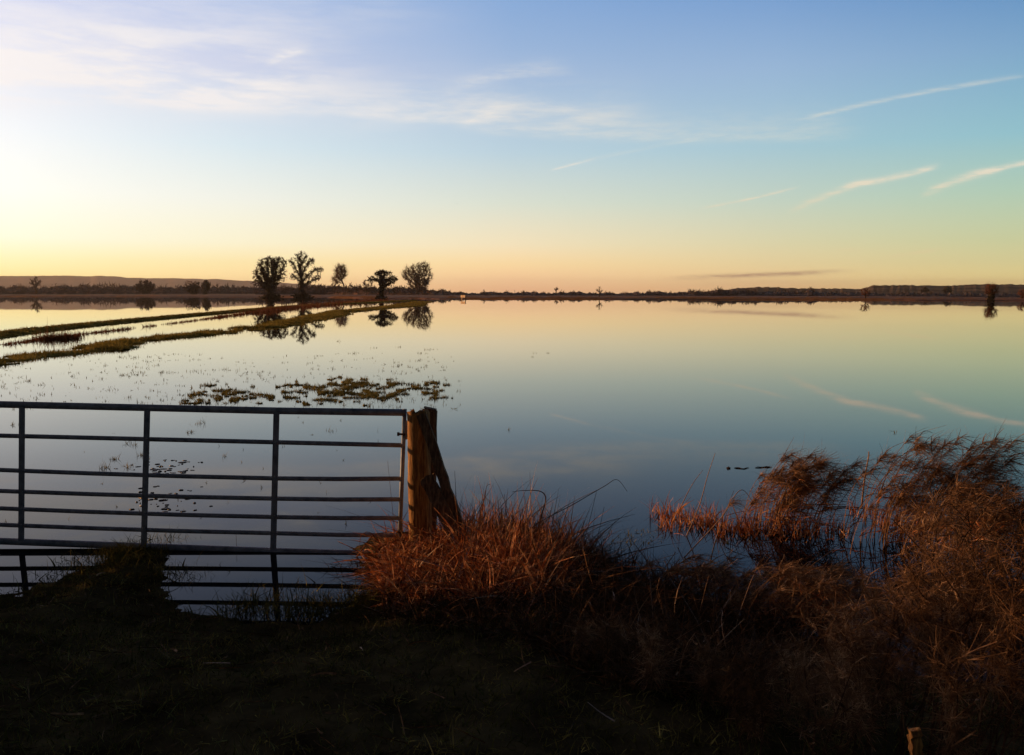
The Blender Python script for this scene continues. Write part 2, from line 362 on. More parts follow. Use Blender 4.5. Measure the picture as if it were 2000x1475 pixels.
# little tussocks along the waterline and in the shallow
for (px, py, n, h) in [(160,1098,260,.08),(210,1080,300,.09),(250,1072,160,.07),(320,1056,120,.10),(338,1120,200,.09),(285,1080,200,.07),(230,1100,300,.08),(365,1130,80,.09),(490,1195,260,.14),(505,1175,120,.13),(600,1195,220,.15),(575,1200,160,.12),(640,1190,200,.12),(700,1175,250,.13),(60,1160,150,.07),(110,1125,150,.08),(560,1155,45,.07),(600,1148,50,.08),(430,1112,16,.04),(690,1110,60,.10)]:
    c = at_z(px, py); P = c + rng.normal(0, 1, (n, 3))*[0.11, 0.10, 0]; P[:, 2] = np.maximum(ground(P[:, 0], P[:, 1]), -0.02)
    grass(tb, P, h, 0.35, 0.005, 0.6, 0.5)
tag(tb.build('turf', m_turf), 'short dark green grass on the muddy bank in front of the gate', 'grass', kind='stuff')
# dead straws lying about on the turf
lb = MB(); P = scatter(900, -4.5, 4.5, 2.2, 6.2, 0.1); n = len(P); P[:, 2] += 0.03
a = rng.uniform(0, 6.28, n); lb.add(*strands(P, np.stack([np.cos(a), np.sin(a), rng.normal(0.05, 0.12, n)], 1), rng.uniform(0.05, 0.22, n), rng.normal(0, 0.15, (n, 3))*[1, 1, .3], 0.005, 3, 0.5))
lw = MB(); P = scatter(110, -4.0, 3.2, 2.4, 6.0, 0.1); n = len(P); P[:, 2] += 0.05; a = rng.uniform(0, 6.28, n)
lw.add(*strands(P, np.stack([np.cos(a), np.sin(a), rng.normal(0.15, 0.2, n)], 1), rng.uniform(0.03, 0.16, n), rng.normal(0, 0.2, (n, 3)), rng.uniform(.004, .012, n), 3, 0.5))
tag(lw.build('pale_straw', m_reedstem), 'few pale straws and leaf scraps lying on the dark turf', 'straw', kind='stuff')
tag(lb.build('straw', m_drydark), 'dead straws scattered over the dark turf', 'straw', kind='stuff')

# ------------------------------------------------------------------ gate and posts
def gp(px, py, Y): return at_y(px, py, Y)
def gY(px): return 6.85 - 0.11*px/540.0            # the gate stands almost square to the view
GB = at_z(790, 1078); gate = empty('field_gate', (GB[0], gY(790), 0))
tag(gate, 'grey seven bar metal field gate hung on the wooden post, its foot in floodwater', 'gate')
rails = [((0,790),(540,802.5),(792,806),0.027),((0,851),(540,864),(788,870),0.0178),((0,918),(540,933.5),(785,934),0.0178),((0,959),(540,973),(783,974.5),0.0178),((0,993),(540,1009),(782,1011),0.0178),((0,1025),(540,1040.5),(781,1045),0.0178),((0,1057),(540,1077),(779,1084),0.028)]
for i, (a, b, c, r) in enumerate(rails):
    sl_ = (b[1]-a[1])/540.0
    xs = [-480, -200, 0, 180, 360, 540, 660, c[0]]
    ys = [a[1]+sl_*x if x <= 540 else b[1]+(c[1]-b[1])*(x-540)/(c[0]-540) for x in xs]
    sag = [2.2*math.sin((x % 250)/250*math.pi) if 1 < i < 6 else 0 for x in xs]
    pts = [gp(x, y+s, gY(x)) for x, y, s in zip(xs, ys, sag)]
    ob = MB().add(*tube(pts, r*1.0, 12)).build('top_rail' if i == 0 else 'bottom_rail' if i == 6 else 'bar', m_steel, gate, True)
for (x0, y0, x1, y1) in [(-207,790,-210,1052),(43,795,41.5,1062),(287.5,801,281,1068),(540,805,533.5,1080)]:
    pa = gp(x0, y0, gY(x0)-0.022); pb = gp(x1, y1, gY(x1)-0.022); cx = (pa+pb)/2; Ln_ = np.linalg.norm(pb-pa)
    zx = unit(pa-pb); xx = unit(np.cross([0, 1, 0], zx)); R = np.stack([xx, np.cross(zx, xx), zx], 1)
    up_ = MB().add(*box(cx, (0.046, 0.006, Ln_), R)).build('upright', m_steel, gate)
    for (a, b, c, r) in rails[1:6]:
        bm_ = MB()
        yy = a[1]+(b[1]-a[1])*x0/540; q = gp(x0+(x1-x0)*(yy-y0)/(y1-y0), yy, gY(x0)-0.030)
        bm_.add(*tube([q+[0, 0.004, 0], q-[0, 0.007, 0]], 0.009, 6))
        bm_.build('bolt', m_steel, gate).parent = up_
for x0, x1 in ((790.5, 779),):
    MB().add(*tube([gp(x0, 799, gY(790)), gp(x1, 1090, gY(780))], 0.0165, 12)).build('end_stile', m_steel, gate, True)
MB().add(*tube([gp(-478, 778, gY(-478)), gp(-484, 1040, gY(-480))], 0.0165, 12)).build('end_stile', m_steel, gate, True)
h = MB(); q = gp(783, 847, 6.665)
h.add(*tube([gp(778, 848, 6.665), gp(796, 849, 6.665)], 0.008, 8)); h.add(*tube([gp(776, 848, 6.665), gp(780, 848, 6.665)], 0.016, 6))
h.build('hinge_bolt', m_rust, gate)
h = MB(); h.add(*tube([gp(776, 1040, 6.665), gp(798, 1041, 6.665)], 0.008, 8)); h.build('hinge_bolt', m_rust, gate)
h = MB(); h.add(*box(gp(793.5, 840, 6.675), (0.012, 0.05, 0.14))); h.build('hinge_plate', m_steel, gate)

PY = 6.62
def post(name, label, topc, r, Y, m_, notch=0.0, n=20):
    """round weathered post: topc = pixel of the top centre"""
    T = at_y(topc[0], topc[1], Y); b = np.array([T[0]+0.012, Y, -0.35])
    root = empty(name, (b[0], Y, 0)); tag(root, label, 'post', None)
    hs = np.linspace(0, 1, 26); a = np.arange(n)*2*math.pi/n; V = []
    lob = 1+0.05*np.sin(2*a+0.7)+0.03*np.sin(5*a)
    for i, t in enumerate(hs):
        c = b+(T-b)*t; rr = r*lob*(1+0.018*rng.normal(size=n))*(1.03-0.05*t)
        V.append(np.stack([c[0]+np.cos(a)*rr, c[1]+np.sin(a)*rr, np.full(n, c[2])+(notch*np.sin(a+2.2)+0.012*rng.normal(size=n) if i == 25 else 0)], 1))
    inner = V[-1]*[0, 0, 1]+np.stack([T[0]+np.cos(a)*r*.6, T[1]+np.sin(a)*r*.6, np.full(n, 0.010)], 1)*[1, 1, 1]; inner[:, 2] = V[-1][:, 2]+0.008+0.006*rng.normal(size=n)
    V.append(inner); V = np.concatenate(V); m = 27
    f = np.array([[i*n+j, i*n+(j+1) % n, (i+1)*n+(j+1) % n, (i+1)*n+j] for i in range(m-1) for j in range(n)])
    MB().add(V, [f, np.array([[(m-1)*n+j for j in range(n)]])]).build('post_shaft', m_, root, True)
    return root
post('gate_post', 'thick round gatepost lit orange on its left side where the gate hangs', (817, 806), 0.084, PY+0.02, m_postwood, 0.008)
# split post behind with a pointed broken top
def plank(mb, p0, p1, w, d, facing, jag=0.0, segs=10, wob=0.003):
    p0 = np.asarray(p0, float); p1 = np.asarray(p1, float); z = unit(p1-p0); x = unit(np.cross(facing, z)); y = np.cross(z, x)
    V = []
    for i in range(segs+1):
        c = p0+(p1-p0)*i/segs+rng.normal(0, wob, 3)
        pr = [(-1,-1),(0,-1.08),(1,-1),(1.06,0),(1,1),(0,1.05),(-1,1),(-1.05,0)]
        for k_, (u, v) in enumerate(pr):
            e = z*(jag*rng.uniform(-1, 1) if i == segs else 0)
            V.append(c+x*u*w/2*(1+rng.normal(0, .03))+y*v*d/2*(1+rng.normal(0, .04))+e)
    n = 8; f = np.array([[i*n+j, i*n+(j+1) % n, (i+1)*n+(j+1) % n, (i+1)*n+j] for i in range(segs) for j in range(n)])
    mb.add(np.array(V), [f, np.array([[segs*n+j for j in range(n)]]), np.array([list(range(n))[::-1]])])
b0 = at_y(836, 1075, 6.85); t0 = at_y(838, 803, 6.85)
r0 = empty('back_post', (b0[0], 6.85, 0)); tag(r0, 'dark split post with a pointed chip at its top, directly behind the gatepost', 'post')
mb = MB(); plank(mb, [b0[0], 6.85, -0.3], t0, 0.115, 0.12, (0, 1, 0), 0.01); mb.build('post_shaft', m_oldwood, r0)
mb = MB(); A = at_y(827, 796, 6.81); B = at_y(851, 801, 6.81); Cc = at_y(851, 812, 6.81); D = at_y(838, 806, 6.81)
V = np.array([A, B, Cc, D]); V2 = V+[0, 0.09, 0]; mb.add(np.vstack([V, V2]), np.array([[0,1,2,3],[7,6,5,4],[0,4,5,1],[1,5,6,2],[2,6,7,3],[3,7,4,0]])); mb.build('broken_cap', m_oldwood, r0)
def leaning(name, label, pa, pb, Ya, Yb, w, d, m_=m_oldwood, jag=0.012, cat='wooden stake'):
    a = at_y(*pa, Ya); b = at_y(*pb, Yb); o = MB(); plank(o, a, b, w, d, (0, 1, 0), jag, 12)
    return tag(o.build(name, m_), label, cat)
leaning('leaning_stake', 'long weathered stake leaning against the right side of the gatepost', (910, 1062), (823, 808), 6.39, 6.54, 0.070, 0.055)
leaning('leaning_stake', 'short squared timber stub propped low against the gatepost', (893, 1052), (833, 931), 6.35, 6.45, 0.10, 0.06, jag=0.008)
leaning('fence_stake', 'broken stake leaning out of the dark weeds at the lower right corner', (1802, 1545), (1784, 1422), 2.15, 2.15, 0.026, 0.022, m_postwood, 0.006)
# gate's far post, left outside the picture
post('gate_post', 'round latch post at the other end of the metal gate', (-506, 760), 0.09, 6.95, m_oldwood, 0.008)

# ------------------------------------------------------------------ tall dry grass on the bank round the post
def pxpoly_scatter(pp, n, z=0.0):
    pp = np.array(pp, float); lo = pp.min(0); hi = pp.max(0); out = []
    x = rng.uniform(lo[0], hi[0], n*3); y = rng.uniform(lo[1], hi[1], n*3); ins = np.zeros(len(x), bool)
    for i in range(len(pp)):
        a = pp[i]; b = pp[(i+1) % len(pp)]
        if a[1] != b[1]: ins ^= ((a[1] > y) != (b[1] > y)) & (x < (b[0]-a[0])*(y-a[1])/(b[1]-a[1])+a[0])
    x = x[ins][:n]; y = y[ins][:n]; P = at_z(x, y, z); P[:, 2] = np.maximum(ground(P[:, 0], P[:, 1]), -0.05); return P
tg_ = MB()
zone = [(728,1080),(790,1062),(900,1050),(1000,1050),(1090,1075),(1180,1110),(1150,1180),(1050,1235),(900,1225),(800,1215),(740,1170)]
P = pxpoly_scatter(zone, 5200); k = fbm(P[:,0]*4, P[:,1]*4) > .40; grass(tg_, P[k], 0.17, 0.5, 0.008, 0.65, 0.8, 5)
P = pxpoly_scatter(zone, 900); grass(tg_, P, 0.26, 0.35, 0.013, 0.6, 0.9, 6)
P = pxpoly_scatter([(880,1055),(1010,1050),(1110,1080),(1140,1140),(1050,1190),(900,1170)], 950); grass(tg_, P, 0.31, 0.42, 0.008, 0.34, 0.35, 5, 0.3, 1.2)
P = pxpoly_scatter([(735,1095),(800,1070),(900,1060),(920,1150),(760,1170)], 1700); grass(tg_, P, 0.18, 0.4, 0.009, 0.8, 1.0, 5)
t2 = MB(); P = pxpoly_scatter(zone, 1100); grass(t2, P, 0.24, 0.45, 0.009, 0.7, 1.2, 6); P = pxpoly_scatter([(880,1055),(1010,1050),(1150,1090),(1140,1150),(1050,1190),(900,1170)], 420); grass(t2, P, 0.36, 0.35, 0.007, 0.4, 0.6, 6)
tag(t2.build('straw_blades', m_reedstem), 'pale straw blades bent among the rusty grass by the post', 'grass', kind='stuff')
t3 = MB(); P = pxpoly_scatter(zone, 2600); grass(t3, P, 0.15, 0.5, 0.010, 0.8, 1.1, 5); P = pxpoly_scatter([(1040,1060),(1180,1085),(1330,1160),(1500,1235),(1640,1270),(1500,1270),(1250,1190),(1050,1120)], 2600); grass(t3, P, 0.24, 0.5, 0.006, 0.6, 0.8, 5)
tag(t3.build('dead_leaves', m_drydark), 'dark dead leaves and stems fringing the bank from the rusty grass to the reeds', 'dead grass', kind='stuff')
tag(tg_.build('dry_grass', m_dry), 'tall rust coloured dead grass crowding the foot of the gatepost', 'grass', kind='stuff')
lg = MB()
bk = MB(); P = pxpoly_scatter([(1080,1110),(1250,1130),(1450,1230),(1650,1290),(1950,1340),(1950,1470),(1300,1450),(1100,1300),(960,1200)], 150); n = len(P)
bk.add(*strands(P, dirs(n, .9, .3, 1.3), rng.uniform(.12, .5, n), rng.normal(0, .25, (n, 3)), rng.uniform(.002, .006, n), 4, .4))
k = 60; idx = rng.choice(n, k); bk.add(*strands(P[idx]+[0, 0, .1], rng.normal(size=(k, 3))*[1, 1, .3], rng.uniform(.05, .16, k), rng.normal(0, .4, (k, 3)), rng.uniform(.005, .011, k), 3, .6))
tag(bk.build('broken_reeds', m_reedstem), 'pale broken reed stems poking out of the dark tangle at lower right', 'broken reeds', kind='stuff')
P = pxpoly_scatter([(740,1180),(1000,1200),(1250,1180),(1400,1230),(1600,1300),(1700,1420),(1200,1450),(1000,1330),(760,1240)], 8000); grass(lg, P, 0.15, 0.6, 0.006, 0.9, 0.8, 4)
P = pxpoly_scatter([(1100,1110),(1250,1140),(1420,1220),(1300,1330),(1120,1260)], 2600); grass(lg, P, 0.20, 0.5, 0.006, 0.8, 0.8, 5)
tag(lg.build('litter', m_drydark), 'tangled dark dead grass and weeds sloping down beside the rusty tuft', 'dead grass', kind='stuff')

# single stems that stand out: thin brambles and bent blades
def stem(name, label, pix, Y, r0_, r1_, m_, cat, n=6, group=None):
    pts = [at_y(p[0], p[1], Y if len(p) < 3 else p[2]) for p in pix]
    # smooth the line
    pts = np.array(pts)
    if len(pts) > 2:
        t = np.linspace(0, len(pts)-1, 6*(len(pts)-1)+1); out = []
        for q in t:
            i = int(min(q, len(pts)-2)); u = q-i; p_ = [pts[max(i-1, 0)], pts[i], pts[i+1], pts[min(i+2, len(pts)-1)]]
            out.append(0.5*((2*p_[1])+(-p_[0]+p_[2])*u+(2*p_[0]-5*p_[1]+4*p_[2]-p_[3])*u*u+(-p_[0]+3*p_[1]-3*p_[2]+p_[3])*u**3))
        pts = np.array(out)
    o = MB().add(*tube(pts, np.linspace(r0_, r1_, len(pts)), n)).build(name, m_, None, True)
    return tag(o, label, cat, group)
stem('bramble', 'long dark bramble arching right out of the rusty grass to touch open water', [(960,1110),(1040,1030),(1120,985),(1180,950),(1205,937),(1225,960)], 6.3, .004, .0015, m_weedstem, 'bramble')
stem('bramble', 'dark bramble hooped low over the top of the rusty grass right of the post', [(900,1060),(945,1025),(975,1015),(1020,1024),(1060,1060)], 6.4, .004, .002, m_weedstem, 'bramble')
stem('bramble', 'straight rising bramble crossing the arching one, with a pale tip', [(1020,1060),(1080,1005),(1130,975),(1165,958)], 6.35, .003, .0015, m_reedstem, 'bramble')
stem('bent_reed', 'broad pale bent reed leaf standing bright in the rusty grass', [(1050,1040),(1058,1005),(1066,975),(1056,960),(1025,958),(1000,961)], 6.4, .007, .0015, m_reedstem, 'reed leaf', 4)
stem('bent_reed', 'thin dark leaf leaning off the grass over the bottom bar of the gate', [(770,1095),(740,1060),(722,1040),(705,1047),(703,1075)], 6.6, .004, .0015, m_redreed, 'reed leaf', 4)
stem('bent_reed', 'red sloping leaf crossing the end of the gate at the left edge of the grass', [(760,1040),(730,1045),(710,1070),(692,1094)], 6.6, .002, .006, m_redreed, 'reed leaf', 4)
stem('tall_straw', 'single thin straw standing in front of the gate near its end stile', [(775,1090),(768,1010),(757,900)], 6.7, .0025, .001, m_drydark, 'grass stem')
stem('tall_straw', 'single upright straw in the water beside the third upright of the gate', [(463,1110),(462,1075),(461,1040)], 6.85, .0018, .0012, m_weedstem, 'grass stem')
stem('tall_straw', 'lone pale headed stem nodding over open water right of the leaning stake', [(945,1050),(947,990),(950,952),(958,946)], 6.5, .002, .0015, m_reedstem, 'grass stem')
for q, (x0, y0, x1, y1, y_) in enumerate([(888,1010,888,920,6.5),(932,1040,937,975,6.5),(975,1060,972,970,6.4),(990,1050,985,965,6.4),(1130,1090,1165,960,6.2),(1150,1110,1180,990,6.2)]):
    stem('tall_straw', 'thin dark bare stem '+['against the leaning stake, leftmost of six above the rusty grass','just right of the leaning stake','third from the left above the rusty grass','taller of the middle pair above the rusty grass','leaning right by the arching bramble','rightmost of six above the rusty grass'][q], [(x0, y0), ((x0+x1)/2+2, (y0+y1)/2), (x1, y1)], y_, .0025, .0012, m_weedstem, 'grass stem', 4, 'bare stems rising above the rusty grass')

# ------------------------------------------------------------------ reeds in and beside the water on the right
WIND = np.array([0.45, -0.1, -0.45])
def reed_clump(label, cpx, n, spread, hgt, plume=0.24, nst=55, lean=0.18, name='reed_clump', leafy=True, arch=0.22, psz=1.0, depth=0.5):
    c = at_z(*cpx); c[2] = 0; root = empty(name, c); tag(root, label, 'reeds')
    sm = MB(); pm = MB(); lm = MB()
    for i in range(n):
        b = c+[rng.normal(0, spread), rng.normal(0, spread*depth), 0]; b[2] = float(ground(np.array([b[0]]), np.array([b[1]]))[0])-0.05
        b[2] = max(b[2], -0.08)
        hh = hgt*rng.uniform(0.45, 1.12); ln = rng.normal(lean, 0.13)
        t = np.linspace(0, 1, 7)[:, None]
        pts = b+np.array([ln*hh, rng.normal(0, .06)*hh, 0])*t+np.array([0, 0, hh])*t+np.array([arch*hh, 0, -0.08*hh])*t**3
        sm.add(*tube(pts, np.linspace(0.0035, 0.0016, 7), 4, 0, False))
        dr = unit(pts[-1]-pts[-2]); ps = plume*rng.uniform(0.6, 1.2)*psz
        k = int(nst*rng.uniform(0.6, 1.3))
        u = rng.random(k); p0 = pts[-1]-dr*(ps*0.55*u)[:, None]
        dd = dr*0.7+rng.normal(0, 0.55, (k, 3))+np.array([0.25, 0, 0.1])
        pm.add(*strands(p0, dd, ps*rng.uniform(0.35, 0.85, k), WIND*rng.uniform(0.3, 2.0, k)[:, None]+rng.normal(0, .45, (k, 3)), 0.0026*np.exp(rng.normal(0, .5, k)), 5, 0.5))
        if leafy:
            k = 5; u = rng.uniform(0.15, 0.85, k); p0 = b+(pts[-1]-b)*u[:, None]; dd = np.stack([rng.normal(0.5, 0.7, k), rng.normal(0, 0.5, k), rng.uniform(0.1, 1, k)], 1)
            lm.add(*strands(p0, dd, rng.uniform(0.12, 0.32, k), np.array([0.3, 0, -0.55])*rng.uniform(.5, 1.3, k)[:, None], 0.008, 4))
    sm.build('stems', m_reedstem, root); pm.build('plumes', m_plume, root)
    if leafy: lm.build('leaves', m_dry, root)
    return root
reed_clump('feathery reed clump standing in water, left of the bare upright stalk', (1525,1030), 85, 0.18, 0.68, 0.17, 70, 0.16)
reed_clump('tallest feathery reed clump, plumes swept right, behind the dark weeds', (1775,1060), 105, 0.24, 0.92, 0.21, 65, 0.17)
reed_clump('feathery reeds right of the tallest clump, lower and half hidden by weeds', (1890,1085), 60, 0.22, 0.62, 0.19, 60, 0.16)
reed_clump('sparse dry reeds leaning over the dark water just above the tangle', (1400,1195), 20, 0.20, 0.30, 0.16, 55, 0.35, arch=0.4)
reed_clump('pale headed reeds hanging over the dark water in front of the orange stubble', (1330,1165), 20, 0.16, 0.30, 0.16, 60, 0.3, arch=0.4)
reed_clump('pale headed reeds between the slanting stalks and the feathery clump', (1500,1225), 26, 0.17, 0.42, 0.17, 60, 0.3, arch=0.35)
reed_clump('sparse dry reeds at the water left of the tall weeds thicket', (1600,1240), 26, 0.18, 0.42, 0.17, 60, 0.25, arch=0.35)
reed_clump('small low reed clump at the right edge of the picture', (1950,1045), 40, 0.25, 0.38, 0.16, 60, 0.15)
reed_clump('drooping dry reed heads over the water below the feathery clump', (1480,1185), 26, 0.24, 0.30, 0.17, 70, 0.30, arch=0.5)
# bare stalks
stem('dry_reed', 'bare thick upright stalk standing in water between two feathery clumps', [(1683,990),(1688,940),(1696,895),(1697,882)], 7.6, .008, .004, m_reedstem, 'reed stalk')
stem('dry_reed', 'tall dark reed stalk whose tip hooks over highest of all', [(1700,1040),(1720,960),(1745,905),(1785,872),(1803,843),(1822,846)], 7.1, .004, .0015, m_weedstem, 'reed stalk')
stem('dry_reed', 'long slanting pale stalk rising highest out of the orange stubble', [(1335,1060),(1365,990),(1382,930),(1397,885)], 7.2, .005, .0018, m_reedstem, 'reed stalk')
stem('dry_reed', 'shorter slanting pale stalk left of the highest one in the orange stubble', [(1325,1000),(1350,950),(1373,918)], 7.4, .004, .0015, m_reedstem, 'reed stalk')
stem('dry_reed', 'long fallen stalk bent like an elbow, crossing the dark water to the stubble', [(1290,1140),(1345,1080),(1410,1010),(1430,975),(1450,957),(1470,980)], 6.6, .005, .002, m_reedstem, 'reed stalk')
stem('dry_reed', 'leaning stalk with bright patches in front of the dark water', [(1385,1110),(1395,1065),(1410,1020)], 6.3, .005, .003, m_reedstem, 'reed stalk')
stem('dry_reed', 'slanting stalk with a leaf joint over the dark weeds', [(1265,1170),(1295,1115),(1320,1078)], 5.9, .005, .002, m_reedstem, 'reed stalk')
stem('dry_reed', 'pale stalk lying level in the tangle below the drooping heads', [(1370,1205),(1390,1192),(1425,1187)], 5.3, .004, .002, m_reedstem, 'reed stalk')
stem('dry_reed', 'pale tipped stalk slanting up across the dark lower weeds', [(1460,1310),(1510,1280),(1577,1251)], 4.4, .004, .002, m_reedstem, 'reed stalk')
stem('dry_reed', 'thin upright stalk in the dark weeds with a bright top', [(1505,1260),(1512,1225),(1516,1188)], 4.9, .003, .002, m_reedstem, 'reed stalk')
# orange stubble row in the water
def stubble(label, segs, hh, dens):
    mb_ = MB()
    for (x0, y0, x1, y1) in segs:
        n = int(abs(x1-x0)*dens); u = rng.random(n); P = at_z(x0+(x1-x0)*u, y0+(y1-y0)*u+rng.normal(0, 7, n)); P[:, 2] = -0.02
        grass(mb_, P, hh, 0.5, 0.008, 0.38, 0.35, 4)
    return tag(mb_.build('reed_stubble', m_dry), label, 'reed stubble', kind='stuff')
stubble('orange reed stubble standing in a row in the water left of the feathery clump', [(1268,1003,1330,1010),(1290,1025,1480,1035),(1320,1012,1400,1018),(1400,1040,1660,1045)], 0.14, 1.7)
stubble('orange reed stubble round the bare upright stalk and on to the right edge', [(1655,1002,1720,1006),(1720,1030,2040,1028),(1880,1010,2040,1010)], 0.13, 1.3)
# floating bits
def floaty(label, x0, x1, y, th):
    pts = at_z(np.linspace(x0, x1, 7), y+rng.normal(0, .8, 7)); pts[:, 2] = 0.006+rng.normal(0, .002, 7)
    return tag(MB().add(*tube(pts, th*np.array([.4, .9, 1, .8, 1, .8, .3]), 6, 0.15)).build('driftwood', m_bark), label, 'driftwood')
floaty('thin dark stick floating on open water, left one of a pair', 1434, 1463, 915, .007)
floaty('thin dark floating stick with a pale right end, right one of a pair', 1475, 1508, 913.5, .007)
floaty('tiny floating chip just left of the pair of floating sticks', 1419, 1427, 915, .009)
floaty('dark twig lying in the water at the foot of the bare upright stalk', 1600, 1700, 992, .006)

# weeds: dead willowherb thickets on the near bank, right foreground
def weed(label, bx, by, hgt, nbr, seed, wd=1.0, z0=0.3):
    """one dead plant: branching stems with curled seed fluff"""
    c = at_z(bx, by, z0); c[2] = float(max(ground(np.array([c[0]]), np.array([c[1]]))[0], -0.05))
    root = empty('dead_weed', c); tag(root, label, 'weed', 'dead weeds thicket at the right'); sm = MB(); fm = MB(); lf = MB()
    ns = rng.integers(2, 5)
    for s in range(ns):
        hh = hgt*rng.uniform(0.75, 1.05); t = np.linspace(0, 1, 8)[:, None]
        b = c+[rng.normal(0, .05), rng.normal(0, .05), -0.02]
        top = np.array([rng.normal(0.10, 0.13)*wd, rng.normal(0, 0.12), 1])*hh
        bend = np.array([rng.normal(0.05, 0.08), rng.normal(0, 0.05), 0])*hh
        pts = b+top*t+bend*np.sin(t*math.pi); sm.add(*tube(pts, np.linspace(0.0042, 0.0018, 8), 4, 0, False))
        for k in range(nbr):
            u = rng.uniform(0.35, 1.0); q = b+top*u+bend*math.sin(u*math.pi); a = rng.uniform(0, 6.28); Lb = hh*rng.uniform(0.12, 0.30)*(1.25-0.6*u)*wd
            d = np.array([math.cos(a)*0.8, math.sin(a)*0.8, rng.uniform(0.4, 1.3)]); d = d/np.linalg.norm(d)
            tt = np.linspace(0, 1, 5)[:, None]; bp = q+d*Lb*tt+np.array([0.1, 0, -0.12])*Lb*tt**2
            sm.add(*tube(bp, np.linspace(0.0018, 0.0009, 5), 3, 0, False))
            m = int(rng.uniform(20, 80)); uu = rng.random(m)**0.45; p0 = q+d*Lb*uu[:, None]+np.array([0.1, 0, -0.12])*Lb*(uu**2)[:, None]
            dd = rng.normal(0, 1, (m, 3))*[1, 1, 0.7]+d*0.9
            fm.add(*strands(p0, dd, rng.uniform(0.012, 0.05, m), rng.normal(0, 1.2, (m, 3))+[.35, 0, -.35], 0.0016*np.exp(rng.normal(0, .5, m)), 4, 0.4))
        k = 7; u = rng.uniform(.15, .9, k); q = b+top*u[:, None]+bend*np.sin(u*math.pi)[:, None]; lf.add(*strands(q, rng.normal(0, 1, (k, 3))+[0, 0, .3], rng.uniform(.03, .09, k), np.array([0.1, 0, -1.0])*rng.uniform(.4, 1.2, k)[:, None], rng.uniform(.004, .010, k), 3, .7))
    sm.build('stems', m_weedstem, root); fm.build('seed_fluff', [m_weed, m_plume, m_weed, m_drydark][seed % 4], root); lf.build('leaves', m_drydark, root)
wl = [(1700,1500,.95),(1740,1455,1.0),(1835,1465,1.05),(1900,1500,1.0),(1965,1480,.95),(1640,1480,.75),(1880,1600,.9),(1960,1600,.9),(1700,1600,.75),(1600,1520,.6),(1545,1500,.5),
      (2040,1470,1.0),(1740,1390,.72),(1850,1400,.78),(1950,1410,.75),(1660,1380,.55),(1590,1400,.45),(1500,1420,.34),(2030,1390,.75),(1430,1380,.30),(1350,1350,.26),(1270,1310,.24),(1200,1260,.22),(1470,1470,.42),(2070,1560,.9),(1560,1350,.30),(1810,1345,.5),(1400,1330,.20)]
where = ['leftmost tall one', 'tall one beside the leftmost', 'tallest, in the middle', 'tall one right of the middle', 'tall one close to the right edge', 'shorter one at the left shoulder of the thicket',
         'near one right of the broken stake', 'near one low in the right corner', 'near one left of the broken stake', 'knee high one in front of the thicket', 'low one left of the thicket',
         'tall one cut by the right edge', 'one behind the tall left ones', 'one behind the middle of the thicket', 'one behind the tall right ones', 'low one at the water, left of the thicket', 'low one under the drooping reed heads', 'small one in the dark tangle', 'one at the right edge by the water',
         'small one left of centre in the tangle', 'small one under the slanting stalks', 'small one beside the rusty grass, farther right', 'small one closest to the rusty grass', 'low near one in the dark tangle', 'near one cut by the right edge', 'low one at the edge of the dark water', 'low one by the water inside the thicket', 'low one between tangle and water']
for i, ((bx, by, hh), wtx) in enumerate(zip(wl, where)):
    weed('brown dead fluffy weed, '+wtx, bx, by, hh, 14 if hh > .6 else 9, i)
# curled pale grass heads catching the light among the weeds
for (px, py, Y_, lab) in [(1572,1140,5.0,'pale curled grass head hanging over dark water, right of centre tangle'),(1448,1280,4.3,'pale curled grass head glowing low in the dark tangle'),(1380,1090,5.6,'drooping pale grass head at the top of the tangle'),(1365,1310,4.0,'hanging pale grass head lowest in the tangle')]:
    c = at_y(px, py, Y_); g0 = float(max(ground(np.array([c[0]]), np.array([c[1]]))[0], -0.03)); root = empty('curled_grass', (c[0]-0.08, c[1], g0)); tag(root, lab, 'grass head')
    n = 46; base = np.array([c[0]-0.06, c[1], c[2]-0.01])
    t = np.linspace(0, 1, 7)[:, None]; st = np.array([c[0]-0.10, c[1], g0])*(1-t)+base*t
    MB().add(*tube(st, .0022, 4, 0, False)).build('stem', m_reedstem, root)
    dd = np.stack([rng.normal(0.7, .25, n), rng.normal(0, .25, n), rng.normal(0.55, .25, n)], 1)
    MB().add(*strands(base+rng.normal(0, .008, (n, 3)), dd, rng.uniform(.07, .15, n), np.stack([rng.normal(-.1, .2, n), rng.normal(0, .15, n), rng.normal(-1.0, .25, n)], 1), .0024, 6, .5)).build('head', m_reedstem, root)

